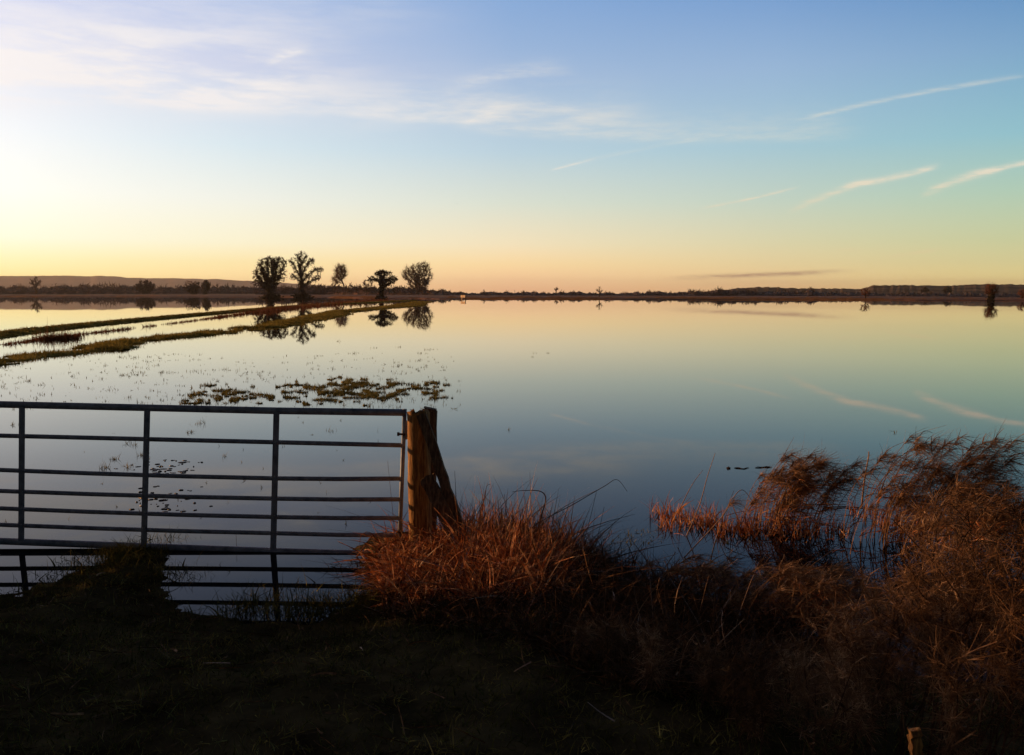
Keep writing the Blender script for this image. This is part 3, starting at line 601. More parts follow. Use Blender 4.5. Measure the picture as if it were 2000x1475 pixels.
# ------------------------------------------------------------------ flooded meadow: banks, marsh grass, mud
def ribbon(name, pix, width, hgt, m_, tuft, tuft_m, label_t, edge=0.25, tuft_n=60):
    pts = np.array([at_z(x, y)[:2] for x, y in pix])
    seg = np.linalg.norm(np.diff(pts, axis=0), axis=1); cum = np.r_[0, np.cumsum(seg)]
    s = [0.0]
    while s[-1] < cum[-1]: 
        d_ = np.hypot(*[np.interp(s[-1], cum, pts[:, k]) for k in (0, 1)]); s.append(s[-1]+max(0.12, d_*0.006))
    s = np.array(s[:-1]); cx = np.interp(s, cum, pts[:, 0]); cy = np.interp(s, cum, pts[:, 1]); w = np.interp(s, cum, width)
    tx = np.gradient(cx); ty = np.gradient(cy); l = np.hypot(tx, ty); nx, ny = -ty/l, tx/l
    if ny.mean() < 0: nx, ny = -nx, -ny
    K = 22; u = np.linspace(-0.18, 1.18, K)
    XX = cx[:, None]+nx[:, None]*(u*w[:, None]); YY = cy[:, None]+ny[:, None]*(u*w[:, None])
    ed = np.minimum(u, 1-u)[None]*w[:, None]+(fbm(XX*0.9, YY*0.9)-0.5)*edge*2.4
    ed = ed-edge*2.6*np.clip(fbm(XX*0.45+7, YY*0.45+40)-0.56, 0, None)*4*(ed > 0)
    hh = np.where(ed > 0, hgt*np.clip(ed/0.9, 0, 1)**0.8*(0.65+0.7*fbm(XX*1.5+9, YY*1.5)), np.maximum(ed*0.3, -0.2))
    hh = hh+(fbm(XX*4, YY*4)-0.5)*0.05
    I_ = np.arange(XX.size).reshape(XX.shape); f = np.stack([I_[:-1, :-1], I_[1:, :-1], I_[1:, 1:], I_[:-1, 1:]], -1).reshape(-1, 4)
    tag(MB().add(np.stack([XX, YY, hh], -1).reshape(-1, 3), f).build(name, m_, None, True), kind='structure')
    # tufts
    n = tuft_n; i = rng.integers(0, XX.shape[0], n); j = rng.integers(0, K, n); P = np.stack([XX[i, j], YY[i, j], hh[i, j]], 1)+np.c_[rng.normal(0, .06, (n, 2)), np.zeros(n)]
    P = P[P[:, 2] > -0.02]; dist = np.hypot(P[:, 0], P[:, 1])
    tm = MB(); d = dirs(len(P), 0.5); tm.add(*strands(P-[0, 0, .01], d, tuft*np.exp(rng.normal(0, .35, len(P))), d*0.3-[0, 0, .3], np.clip(dist*0.0006, .008, .06), 2))
    tag(tm.build('bank_grass', tuft_m), label_t, 'grass', kind='stuff')
ribbon('far_bank_path', [(-260,676),(-120,666),(0,649),(125,636.5),(250,625),(375,614),(500,603),(570,598),(640,594),(720,590.5),(790,587)], [1.9,1.9,1.9,1.9,1.8,2.0,2.4,3,3.4,4,4], 0.15, m_bankgrass, 0.07, m_bankgrass, 'short grass on the farther raised bank across the flood', 0.12, 26000)
ribbon('near_bank_path', [(-260,728),(-120,712),(0,700),(75,691),(150,681),(225,667),(325,656),(425,645),(500,635.5),(550,627),(600,617),(640,608.5),(700,602.5),(755,598),(778,592.5),(812,589)], [1.7,1.7,1.6,1.6,1.8,1.5,1.8,2.2,2.6,2.6,2.9,3.6,4.4,5.4,5.5,4], 0.07, m_bankgrass, 0.09, m_bankgrass, 'olive grass on the nearer raised bank across the flood', 1.25, 40000)
# red reeds between the two banks
def reedrow(name, label, pix, hgt, n, wid, m_=m_redreed, w0=.0006):
    pts = np.array([at_z(x, y)[:2] for x, y in pix]); k = len(pts)
    u = rng.random(n)*(k-1); i = u.astype(int); i = np.minimum(i, k-2); fr = (u-i)[:, None]; P = pts[i]*(1-fr)+pts[i+1]*fr
    dist = np.hypot(P[:, 0], P[:, 1]); P = P+rng.normal(0, 1, (n, 2))*np.interp(u, np.arange(k), wid)[:, None]*[1, 1]
    keep = fbm(P[:, 0]*0.6, P[:, 1]*0.6) > 0.36; P = P[keep]; dist = dist[keep]
    H_ = np.interp(u[keep], np.arange(k), hgt); P = np.c_[P, np.full(len(P), -0.02)]
    d = dirs(len(P), 0.4); mb_ = MB(); mb_.add(*strands(P, d, H_*np.exp(rng.normal(0, .4, len(P))), d*0.3-[0, 0, .3], np.clip(dist*w0, .01, .08), 2))
    return tag(mb_.build(name, m_), label, 'reeds', kind='stuff')
reedrow('flooded_reeds', 'thin broken row of dark red reeds in the channel between the two banks', [(-200,700),(0,675),(70,665),(170,652),(250,643),(345,631),(430,620)], [.09,.09,.12,.11,.13,.11,.14], 2600, [.10,.10,.15,.10,.10,.12,.2])
reedrow('reed_tuft', 'taller rusty reed tuft near the left edge between the two banks', [(76,664),(112,662),(150,661)], [.16,.27,.14], 900, [.2,.35,.2])
reedrow('flooded_reeds', 'long rusty reed row between the banks, left of the ivy covered trees', [(420,621),(512,609),(560,603.5),(640,596),(700,590.5),(745,587)], [.16,.26,.36,.4,.4,.4], 5000, [.2,.4,.7,1.0,1.5,2])
# marsh grass on the water
mg = MB(); mats_ = MB()
def clump(px, py, rx, n, h, mat_=True):
    c = at_z(px, py); D_ = c[1]; s = rx*D_/F
    P = c+np.c_[rng.normal(0, s*0.5, n), rng.normal(0, s*0.55, n), np.full(n, 0.0)]
    d = dirs(n, 0.55); mg.add(*strands(P, d, h*np.exp(rng.normal(0, .4, n)), d*.3-[0, 0, .35], max(0.006, D_*0.00045), 2))
    if mat_:
        for q in range(5):
            m = 14; a = np.arange(m)*2*math.pi/m; r = s*rng.uniform(.12, .38)*(1+0.4*rng.normal(size=m).clip(-1.2, 1.2)); o_ = c[:2]+rng.normal(0, s*.5, 2)*[1, 1.3]; V = np.c_[o_[0]+np.cos(a)*r, o_[1]+np.sin(a)*r, np.full(m, -0.01)]
            V2 = np.c_[o_[0]+np.cos(a)*r*.55, o_[1]+np.sin(a)*r*.5, 0.012+0.008*rng.normal(size=m)]
            f = np.array([[j, (j+1) % m, m+(j+1) % m, m+j] for j in range(m)]); mats_.add(np.vstack([V, V2]), [f, np.array([[m+j for j in range(m)]])])
            k_ = 26; P = np.c_[o_+rng.normal(0, 1, (k_, 2))*r.mean()*.7, np.full(k_, 0.)]; d = dirs(k_, 0.6); mg.add(*strands(P, d, h*1.1*np.exp(rng.normal(0, .4, k_)), d*.3-[0, 0, .35], max(0.006, D_*0.0005), 2))
def drift(n, x0, x1, y0, y1, thr, env, h, mats_n):
    """grass tips and little sods following the drowned ground: they stand where the noise is high"""
    x = rng.uniform(x0, x1, n*8); y = rng.uniform(y0, y1, n*8); f = fbm(x/17+3, y/3.6, 4)+env(x, y)
    k = np.where(f > thr)[0][:n]; x = x[k]; y = y[k]; P = at_z(x, y); P[:, 2] = 0; m = len(P); d = dirs(m, .6)
    mg.add(*strands(P, d, h*np.exp(rng.normal(0, .45, m)), d*.3-[0, 0, .35], P[:, 1]*0.0005*np.exp(rng.normal(0, .35, m)), 2))
    for q in (rng.choice(m, min(mats_n, m), replace=False) if mats_n and m else []):
        w_ = 10; a_ = np.arange(w_)*2*math.pi/w_; r_ = rng.uniform(.012, .055)*(1+.4*rng.normal(size=w_).clip(-1.2, 1.2)); c = P[q]
        V = np.c_[c[0]+np.cos(a_)*r_, c[1]+np.sin(a_)*r_, np.full(w_, -.01)]; V2 = np.c_[c[0]+np.cos(a_)*r_*.6, c[1]+np.sin(a_)*r_*.6, .010+.008*rng.normal(size=w_)]
        mats_.add(np.vstack([V, V2]), [np.array([[j, (j+1) % w_, w_+(j+1) % w_, w_+j] for j in range(w_)]), np.array([[w_+j for j in range(w_)]])])
drift(9000, 520, 885, 736, 793, 0.62, lambda x, y: 0.13*np.clip(1-np.abs((x-700)/150)**2-np.abs((y-763)/24)**2, -1.5, 1), .042, 300)
drift(2200, 350, 540, 744, 790, 0.64, lambda x, y: 0.08*np.clip(1-np.abs((x-440)/80)**2-np.abs((y-770)/16)**2, -2, 1), .045, 130)
drift(1200, 0, 900, 690, 800, 0.68, lambda x, y: x*0, .03, 0)
for (x, y, r, n) in [(388,828,12,26),(372,845,9,18),(642,842,9,12),(225,898,9,22),(205,915,10,20),(250,913,9,16),(275,890,9,18),(262,870,8,12),(440,892,6,9),(25,830,8,10),(55,745,12,14),(80,752,12,16),(240,733,14,22),(262,728,12,14),(330,728,18,20),(380,725,18,20),(200,740,8,8),(140,735,8,8),(440,722,12,12),(30,738,9,9),(265,698,6,10),(292,697,6,8),(660,667,6,8),(690,690,14,10),(840,683,18,14),(780,678,10,8),(820,690,12,8),(730,680,8,6),(1070,690,6,6),(1040,697,6,5),(995,840,4,6),(1040,690,6,5),(250,866,10,9)]:
    clump(x, y, r, n, 0.05, False)
nrs = 700; xs = rng.uniform(0, 900, nrs); ys = rng.uniform(690, 800, nrs)
for x, y in zip(xs, ys):
    if fbm(np.array([x/70]), np.array([y/14]))[0] > 0.50 + 0.1*(x > 500)*(y < 735): clump(x, y, 5, 4, 0.04, False)
for x, y in zip(rng.uniform(0, 860, 60), rng.uniform(800, 1040, 60)): clump(x, y, 3, 2, 0.03, False)
tag(mg.build('marsh_grass', m_marsh), 'sparse olive grass tips poking through the still floodwater beyond the gate', 'grass', kind='stuff')
tag(mats_.build('grass_mats', m_bankgrass, None, True), 'low grass islands in the floodwater behind the top of the gate', 'grass', kind='stuff')
# weeds in the shallow right of the rusty grass
ws = MB(); P = np.vstack([at_z(rng.uniform(1180, 1300, 160), rng.uniform(1035, 1065, 160)), at_z(rng.normal(1755, 12, 20), rng.normal(846, 2, 20)), at_z(rng.normal(1935, 16, 30), rng.normal(868, 3, 30)), at_z(rng.normal(1420, 20, 50), rng.normal(1060, 10, 50))])
grass(ws, P, 0.035, 0.4, 0.006, 0.9, 0.5); tag(ws.build('water_weed', m_marsh), 'scraps of green water weed in the shallows right of the rusty grass', 'water weed', kind='stuff')
# mud clods breaking the surface behind the gate
mm = MB()
for q in range(110):
    x = rng.normal(325, 38); y = rng.uniform(895, 1002); 
    if 925 < y < 945: y -= 20
    c = at_z(x, y); m = 9; a = np.arange(m)*2*math.pi/m; r = min(0.06, abs(rng.normal(0.012, 0.022))+.006)*(1+0.3*rng.normal(size=m).clip(-1, 1)); t_ = rng.uniform(-0.4, 0.9)
    ca, sa = math.cos(t_), math.sin(t_); ex = np.cos(a)*r; ey = np.sin(a)*r*0.5
    V = np.c_[c[0]+ex*ca-ey*sa, c[1]+ex*sa+ey*ca, np.full(m, -0.008)]; V2 = V*1.0; V2[:, :2] = c[:2]+(V[:, :2]-c[:2])*0.6; V2[:, 2] = rng.uniform(0.003, 0.010)
    f = np.array([[j, (j+1) % m, m+(j+1) % m, m+j] for j in range(m)]); mm.add(np.vstack([V, V2]), [f, np.array([[m+j for j in range(m)]])])
tag(mm.build('mud_clods', m_mud), 'trampled mud clods just breaking the water behind the gate', 'mud', kind='stuff')

# ------------------------------------------------------------------ far shore
def hz(px): return 573.6+0.00192*(px-1000)
shore = [(-500,580.0),(0,579.6),(240,580),(480,580.6),(640,581.2),(720,582.6),(800,583.5),(860,584.2),(1000,584.6),(1200,585.0),(1400,585.6),(1700,586.6),(2000,587.6),(2500,589)]
fs = np.array([at_z(x, y)[:2] for x, y in shore])
sx_ = np.linspace(0, len(fs)-1, 420); FX = np.interp(sx_, np.arange(len(fs)), fs[:, 0]); FY = np.interp(sx_, np.arange(len(fs)), fs[:, 1])+(fbm(sx_*2.1, sx_*0+3)-0.5)*14
rows = [(0, -0.3), (2, 0.15), (10, 0.4), (60, 0.6), (200, 0.8), (600, 1.0), (2500, 1.2), (10500, 1.3)]
rr_ = []
for dz, zz in rows:
    k = (FY+dz)/FY; rr_.append(np.stack([FX*np.where(dz < 1000, 1, k*0.6), FY+dz, np.full(len(FX), zz)+(fbm(FX*.1, FY*0+dz)-0.5)*0.3*(dz > 5)], 1))
G_ = np.stack(rr_, 1); I_ = np.arange(G_.shape[0]*G_.shape[1]).reshape(G_.shape[:2])
tag(MB().add(G_.reshape(-1, 3), np.stack([I_[:-1, :-1], I_[1:, :-1], I_[1:, 1:], I_[:-1, 1:]], -1).reshape(-1, 4)).build('field', m_field), kind='structure')

def along(t, back):         # t: pixel x; back: metres behind the shoreline
    i = np.interp(t, [s[0] for s in shore], np.arange(len(shore))); x = np.interp(i, np.arange(len(fs)), fs[:, 0]); y = np.interp(i, np.arange(len(fs)), fs[:, 1])
    k = (y+back)/y; return x*k, y+back
def lump_wall(label, name, x0, x1, back, hfun, depth, m_, n, bw, cat, core=0.75, kind='stuff', rows_=3, tw=0.9):
    """a long mass of bare bushes or reeds: solid lumpy heart and fuzzy edge made of upright sprays"""
    mb_ = MB(); K = 500; t = np.linspace(x0, x1, K); hx = hfun(t)
    prof = [(-0.5, -0.02), (-0.46, .35), (-0.3, .8), (0, 1.0), (0.3, .85), (0.5, -0.02)]
    G = []
    for (u, v) in prof:
        X_, Y_ = along(t, back+depth*(0.5+u)); nz_ = fbm(t*0.11+u*9, np.full(K, u*7+2), 4)
        G.append(np.stack([X_, Y_, 0.3*(v > 0)+hx*core*v*(0.55+0.8*nz_)], 1))
    G = np.stack(G, 1); I2 = np.arange(G.shape[0]*G.shape[1]).reshape(G.shape[:2])
    mb_.add(G.reshape(-1, 3), np.stack([I2[:-1, :-1], I2[1:, :-1], I2[1:, 1:], I2[:-1, 1:]], -1).reshape(-1, 4))
    t = rng.uniform(x0, x1, n); u = rng.random(n); X_, Y_ = along(t, back+depth*u); H_ = hfun(t)*np.sin(np.clip(u*1.15+.12, 0, 1)*math.pi)**0.35*(0.35+0.95*fbm(t*0.16+u*3, u*5, 4))
    st_ = rng.uniform(0, 0.9, n); P_ = np.stack([X_, Y_, H_*st_], 1); d_ = dirs(n, tw)
    mb_.add(*strands(P_, d_, np.minimum(H_*(1.1-st_), H_*0.34), rng.normal(0, .3, (n, 3)), bw, 2, 0.75))
    return tag(mb_.build(name, m_), label, cat, kind=kind)
def pxh(t, ytop, back):      # metres of height that reach pixel row ytop
    _, y = along(t, back); return 2+(hz(t)-ytop)/F*y
# reed beds at the water's edge
lump_wall('rust brown reed bed along the far shore on the right', 'reed_bed', 872, 2450, 1.0, lambda t: 0.55+0*t, 170, m_farreed, 22000, .25, 'reed bed', 0.6, tw=.3)
lump_wall('dark brown rough pasture along the far shore on the left', 'reed_bed', -450, 868, 1.0, lambda t: 0.5+0*t, 260, m_farreed, 18000, .35, 'rough pasture', 0.6, tw=.3)
# hedgerow masses
def prof(xs_, ys_, amp, sc_, back):
    def f(t): return pxh(t, np.interp(t, xs_, ys_)-amp*(fbm(t/sc_, t*0+back, 5)-0.5)*2, back)
    return f
lump_wall('long bare purple brown hedgerow behind the flood, left part', 'hedgerow', -450, 520, 560, prof([-450,0,60,110,150,210,260,350,450,520],[555,555,556,554,553,554,556,557,554,556], 5, 11, 560), 160, m_hedgerow, 15000, .9, 'hedgerow')
lump_wall('bare brown thicket behind the five big trees', 'hedgerow', 500, 880, 300, prof([500,560,600,700,800,860,900],[557,556,553,556,559,565,568], 4, 10, 300), 110, m_hedgerow, 9000, .7, 'hedgerow')
lump_wall('low bare hedgerow between the five big trees and the right woods', 'hedgerow', 840, 1480, 260, prof([840,900,1000,1200,1300,1400,1480],[567,569,569.5,570,568.5,565,565], 5, 9, 260), 80, m_hedgeright, 16000, .35, 'hedgerow')
lump_wall('belt of bare woods along the far shore on the right', 'woodland', 1400, 2480, 260, prof([1400,1480,1560,1620,1700,1800,1900,2000,2480],[565,568,565.5,568,571,570,572,571,571], 4, 9, 260), 90, m_hedgeright, 18000, .4, 'woodland')

def ridge(name, m_, xs_, ys_, D, thick, x0, x1, amp, sc_, back=1.0):
    K = 700; t = np.linspace(x0, x1, K); top = np.interp(t, xs_, ys_)-amp*(fbm(t/sc_, t*0+D, 6)-0.5)*2
    d = ray(t, np.full(K, 570.0)); xdir = d[:, 0]/d[:, 1]; Hh = 2+(hz(t)-top)/F*D
    rows__ = [(-1.0, 0.0), (-.75, .22), (-.45, .55), (-.2, .85), (0, 1.0), (.4, .8), (1.0, 0)]; G = []
    for u, v in rows__:
        Yy = D+u*thick; G.append(np.stack([xdir*Yy, np.full(K, Yy)+0*t, Hh*v*(1+0.25*(fbm(t/sc_*1.5, t*0+u*23)-0.5)*(v < 1))-0.5*(v == 0)], 1))
    G = np.stack(G, 1); I2 = np.arange(G.shape[0]*G.shape[1]).reshape(G.shape[:2])
    return tag(MB().add(G.reshape(-1, 3), np.stack([I2[:-1, :-1], I2[1:, :-1], I2[1:, 1:], I2[:-1, 1:]], -1).reshape(-1, 4)).build(name, m_, None, True), kind='structure')
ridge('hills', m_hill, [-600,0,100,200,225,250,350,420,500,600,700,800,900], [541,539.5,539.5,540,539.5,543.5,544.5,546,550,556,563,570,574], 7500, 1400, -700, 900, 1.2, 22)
ridge('low_hills', m_hillr, [1380,1440,1500,1560,1680,1710,1770,1860,1920,2000,2100,2600], [572,563,560.5,563.5,564,557,558,558.5,555,556.5,556,560], 1900, 500, 1380, 2600, 1.8, 8)

# ------------------------------------------------------------------ trees
def grow(base, ells, n_attr, step, seed, trunk_h, lean=(0, 0), up=0.12, kill=1.6, infl=9.0, iters=70, limbs=None, H=1.0):
    """space colonisation: limbs grow from the trunk towards points filling the crown's outline"""
    r = np.random.default_rng(seed); A = []
    for (cx, cz, rx, rz, wgt) in ells:
        n = int(n_attr*wgt); p = r.normal(size=(n, 3)); p = p/np.linalg.norm(p, axis=1)[:, None]*(r.random(n)**0.38)[:, None]
        A.append(p*[rx, rx*0.85, rz]+[cx, 0, cz])
    A = np.vstack(A)+base
    for q in range(5):
        c = A[r.integers(len(A))]; A = A[np.linalg.norm(A-c, axis=1) > step*r.uniform(1.0, 1.9)]
    nodes = [np.array(base, float)]; par = [-1]
    k = max(2, int(trunk_h/step))
    for i in range(k): nodes.append(nodes[-1]+np.array([lean[0]*step, lean[1]*step, step])+r.normal(0, step*.07, 3)*[1, 1, 0]); par.append(len(nodes)-2)
    if limbs:
        nodes = [np.array(base, float)]; par = [-1]; infl = 3.5
        for li, lm in enumerate(limbs):
            a_ = r.uniform(-1, 1)*0.55; pts = np.array([[x*H, a_*abs(x-lm[0][0])*H+a_*.25*(z-lm[0][1])*H, z*H] for x, z in lm])+base
            prev = int(np.argmin(np.linalg.norm(np.array(nodes)-pts[0], axis=1)))
            for p, q in zip(pts[:-1], pts[1:]):
                k = max(1, int(np.linalg.norm(q-p)/step))
                for j in range(1, k+1): nodes.append(p+(q-p)*j/k+r.normal(0, step*.32, 3)); par.append(prev); prev = len(nodes)-1
    nlimb = len(nodes)
    for it in range(iters):
        Nn = np.array(nodes); d = np.linalg.norm(A[:, None]-Nn[None], axis=2); near = d.argmin(1); dm = d[np.arange(len(A)), near]
        act = dm < infl*step*(3 if it < 12 else 1)
        if not act.any(): break
        new = False
        for j in np.unique(near[act]):
            v = (A[act & (near == j)]-Nn[j]); v = (v/np.linalg.norm(v, axis=1)[:, None]).mean(0)+[0, 0, up]+r.normal(0, .12, 3)
            v = v/np.linalg.norm(v); q = Nn[j]+v*step
            if np.min(np.linalg.norm(Nn-q, axis=1)) > step*0.45: nodes.append(q); par.append(int(j)); new = True
        Nn = np.array(nodes); d = np.linalg.norm(A[:, None]-Nn[None], axis=2).min(1); A = A[d > kill*step]
        if not new or len(A) == 0 or len(nodes) > 2600: break
    return np.array(nodes), np.array(par), nlimb
def build_tree(name, label, base, ells, height, seed, n_attr=260, trunk_h=0.2, r_tip=0.05, trunk_r=0.45, twigs=7, twig_l=0.06, twig_w=0.09, tw_mat=None, ivy=0, ivy_r=0.0, ivy_sz=0.5, lean=(0, 0), group=None, ivy_h=9, bush=0, cat='tree', step=0.045, fringe=0, fr_sz=0.45, limbs=None):
    """ells in units of the tree's height: (x, z, rx, rz, weight)"""
    base = np.array([base[0], base[1], base[2] if len(base) > 2 else 0.2]); root = empty(name, base); tag(root, label, cat, group)
    E_ = [(a*height, b*height, c*height, d*height, w) for a, b, c, d, w in ells]
    Nn, par, nlimb = grow(base, E_, n_attr, step*height, seed, trunk_h*height, lean, limbs=limbs, H=height)
    n = len(Nn); tips = np.zeros(n); ch = np.zeros(n, int)
    order = list(range(n-1, 0, -1))
    for i in order:
        if ch[i] == 0: tips[i] = 1
        tips[par[i]] += tips[i]; ch[par[i]] += 1
    R = r_tip*np.maximum(tips, 1)**0.42; R = R*min(1.0, trunk_r/R[0]) if R[0] > trunk_r else R
    R = np.maximum(R, r_tip)
    if limbs: R[:nlimb] = np.maximum(R[:nlimb], r_tip*1.8)
    R[0] = max(R[0], trunk_r)*1.15
    # frusta, six sided
    P0 = Nn[par[1:]]; P1 = Nn[1:]; Ra = R[par[1:]]; Rb = R[1:]; Ra = np.minimum(Ra, Rb*1.8); tg2 = unit(P1-P0)
    sd2 = unit(np.cross(tg2, rng.normal(size=tg2.shape))); s2 = np.cross(tg2, sd2); m = 5; a = np.arange(m)*2*math.pi/m
    ring = lambda Pp, Rr: Pp[:, None]+Rr[:, None, None]*(np.cos(a)[None, :, None]*sd2[:, None]+np.sin(a)[None, :, None]*s2[:, None])
    V = np.concatenate([ring(P0, Ra), ring(P1+tg2*0.02*step*height, Rb)], 1); e = len(P0)
    q = np.array([[j, (j+1) % m, m+(j+1) % m, m+j] for j in range(m)]); ff = (q[None]+(np.arange(e)*2*m)[:, None, None]).reshape(-1, 4)
    MB().add(V.reshape(-1, 3), ff).build('trunk', m_bark, root)
    # twigs
    cm = MB(); leafn = np.where(R[:] <= r_tip*2.3)[0]; leafn = leafn[leafn > 2]
    idx = np.repeat(leafn, twigs); k = len(idx); dr = unit(Nn[idx]-Nn[par[idx]])+rng.normal(0, .65, (k, 3))
    p0 = Nn[par[idx]]+(Nn[idx]-Nn[par[idx]])*rng.random(k)[:, None]
    cm.add(*strands(p0, dr, height*twig_l*rng.uniform(.4, 1.3, k), rng.normal(0, .3, (k, 3))+[0, 0, .15], twig_w, 2, .6))
    if fringe:
        tipn = leafn[ch[leafn] == 0]; idx = np.repeat(tipn, fringe); k = len(idx); p0 = Nn[idx]+rng.normal(0, step*height*.55, (k, 3))
        cm.add(*strands(p0, rng.normal(size=(k, 3)), fr_sz*rng.uniform(.5, 1.3, k), rng.normal(0, .3, (k, 3)), fr_sz*.6, 2, .5))
    cm.build('crown', tw_mat or m_twig, root)
    if ivy:
        sel = np.where((R > ivy_r) & ((Nn[:, 2]-base[2]) < ivy_h))[0]; sel = sel[sel > 0]
        if limbs: lim = np.arange(1, nlimb); sel = lim[(Nn[lim, 2]-base[2]) < ivy_h]
        if len(sel) < 4: sel = np.argsort(-R)[1:12]
        wt_ = R[sel]**1.3; idx = rng.choice(sel, ivy, p=wt_/wt_.sum()); f_ = rng.random(ivy)[:, None]
        p0 = Nn[par[idx]]*(1-f_)+Nn[idx]*f_+rng.normal(0, 1, (ivy, 3))*(R[idx]*0.8+ivy_sz*0.55)[:, None]*[1, 1, .8]; p0[:, 2] = np.maximum(p0[:, 2], base[2]+.1)
        MB().add(*strands(p0, rng.normal(size=(ivy, 3)), ivy_sz*rng.uniform(.4, 1, ivy), rng.normal(0, .2, (ivy, 3)), ivy_sz*.8, 2, .6)).build('ivy', m_ivy, root)
    if bush:
        p0 = base+rng.normal(0, 1, (bush, 3))*[height*.075, height*.06, 0]+np.c_[np.zeros((bush, 2)), rng.uniform(0, height*.07, bush)]
        MB().add(*strands(p0, rng.normal(size=(bush, 3)), .8, rng.normal(0, .2, (bush, 3)), .6, 2, .6)).build('undergrowth', m_ivy, root)
    return root
def place(px, ywater): 
    p = at_z(px, ywater); return p
def T(name, label, px, yw, ytop, **k):
    b = place(px, yw); H_ = 2+(hz(px)-ytop)/F*b[1]; ells = k.pop('ells'); return build_tree(name, label, (b[0], b[1], -0.2), ells, H_, **k)
GT = 'big trees standing by the flood'
T('ivy_tree', 'vase shaped tree with thick ivy clad limbs, leftmost of the five big trees', 529, 582.2, 499, seed=11, n_attr=900, trunk_r=1.0, r_tip=.07, twigs=9, twig_l=.04, twig_w=.12, ivy=7500, ivy_sz=.5, ivy_h=19.5, bush=1400, group=GT, fringe=5, fr_sz=.5, step=.036,
  ells=[(-.27,.52,.15,.20,.8),(-.18,.76,.15,.18,.9),(.02,.84,.17,.15,1.0),(.22,.86,.15,.12,.8),(.27,.60,.12,.24,.6),(-.32,.36,.13,.10,.4)],
  limbs=[[(0,0),(0,.14),(0,.27)],[(0,.2),(-.10,.45),(-.17,.62),(-.25,.74)],[(0,.22),(-.05,.5),(-.09,.75),(-.10,.92)],[(0,.25),(.03,.55),(.05,.8),(.06,.93)],[(.02,.25),(.12,.5),(.18,.75),(.24,.92)],[(.03,.27),(.18,.5),(.27,.7),(.33,.85)],[(-.02,.2),(-.18,.38),(-.31,.5),(-.38,.62)],[(-.03,.18),(-.2,.3),(-.34,.40)],[(.03,.2),(.19,.36),(.29,.52)],[(0,.25),(-.13,.52),(-.20,.80)],[(0,.25),(.09,.6),(.13,.88)]])
T('ivy_tree', 'tallest tree with one straight trunk and a side limb reaching right, second of the five', 590, 582.0, 490.5, seed=5, n_attr=760, trunk_r=.85, r_tip=.07, twigs=9, twig_l=.04, twig_w=.12, ivy=3600, ivy_sz=.45, ivy_h=24, bush=500, group=GT, fringe=5, fr_sz=.5, step=.034,
  ells=[(.01,.91,.09,.08,.6),(-.19,.76,.08,.11,.5),(-.16,.48,.10,.12,.5),(.20,.78,.10,.10,.5),(.35,.60,.12,.08,.6),(.26,.42,.15,.08,.5),(.04,.64,.10,.18,.5)],
  limbs=[[(0,0),(.01,.3),(-.01,.6),(0,.85),(.02,.97)],[(0,.33),(.12,.45),(.22,.56),(.34,.60),(.43,.62)],[(0,.45),(.06,.6),(.13,.74),(.24,.83)],[(0,.45),(-.08,.55),(-.13,.68),(-.21,.79)],[(0,.33),(-.1,.42),(-.19,.50)],[(0,.70),(.05,.82),(.10,.91)],[(0,.25),(.15,.34),(.30,.42),(.38,.44)],[(0,.74),(-.06,.86),(-.08,.93)],[(0,.55),(-.05,.66),(-.06,.78)]])
T('bare_tree', 'slim pale leafless tree leaning left, third of the five', 677, 577.0, 516, seed=21, n_attr=420, trunk_h=.26, trunk_r=.8, r_tip=.17, twigs=20, twig_l=.12, twig_w=.26, tw_mat=m_paletwig, lean=(-.35,0), group=GT,
  ells=[(-.17,.72,.19,.27,1.0),(-.30,.50,.16,.16,.3)])
T('ivy_tree', 'flat topped umbrella shaped tree with a dark ivy trunk, fourth of the five', 744, 583.0, 525.5, seed=8, n_attr=760, trunk_r=.8, r_tip=.06, twigs=9, twig_l=.05, twig_w=.10, ivy=3000, ivy_sz=.42, ivy_h=9.5, bush=200, group=GT, fringe=7, fr_sz=.55, step=.04,
  ells=[(.06,.86,.30,.11,1.0),(.42,.66,.20,.09,.5),(-.28,.66,.18,.10,.5),(.12,.62,.30,.12,.5)],
  limbs=[[(0,0),(.02,.25),(.06,.5)],[(.04,.38),(-.05,.56),(-.22,.66),(-.36,.63)],[(.05,.45),(0,.68),(-.12,.86)],[(.06,.5),(.12,.75),(.15,.92)],[(.06,.42),(.25,.65),(.38,.78)],[(.04,.33),(.28,.5),(.52,.60)],[(.06,.5),(.02,.75),(.03,.93)]])
T('bare_tree', 'broad bare tree with fine twigs and a dark round ivy ball, rightmost of the five', 817, 577.9, 511.5, seed=31, n_attr=750, trunk_h=.24, trunk_r=1.3, r_tip=.12, twigs=15, twig_l=.08, twig_w=.16, tw_mat=m_browntwig, ivy=2600, ivy_r=.4, ivy_sz=1.0, ivy_h=24, group=GT,
  ells=[(0,.60,.44,.36,1.0),(.14,.86,.22,.13,.4),(-.30,.62,.20,.24,.4),(0,.32,.34,.22,.6)])
b = at_z(817, 577.9); Dd = b[1]; o = MB(); n = 900; c = np.array([b[0]+13.5*Dd/F, Dd, 2+(hz(830)-552)/F*Dd]); p0 = c+unit(rng.normal(size=(n, 3)))*rng.uniform(.3, 1, n)[:, None]*4.6*Dd/F; o.add(*strands(p0, rng.normal(size=(n, 3)), 1.6, rng.normal(0, .2, (n, 3)), 1.0, 2, .6))
par_ = [x for x in bpy.data.objects if x.get('label', '').startswith('broad bare tree')][0]; o.build('ivy_ball', m_ivy, par_)
T('round_bush', 'round bare bush between the pale leaning tree and the umbrella shaped tree', 716, 578.5, 544.5, seed=41, n_attr=200, trunk_h=.15, trunk_r=.5, r_tip=.12, twigs=8, twig_l=.12, twig_w=.16, ells=[(0,.55,.42,.42,1)], step=.07, cat='bush')
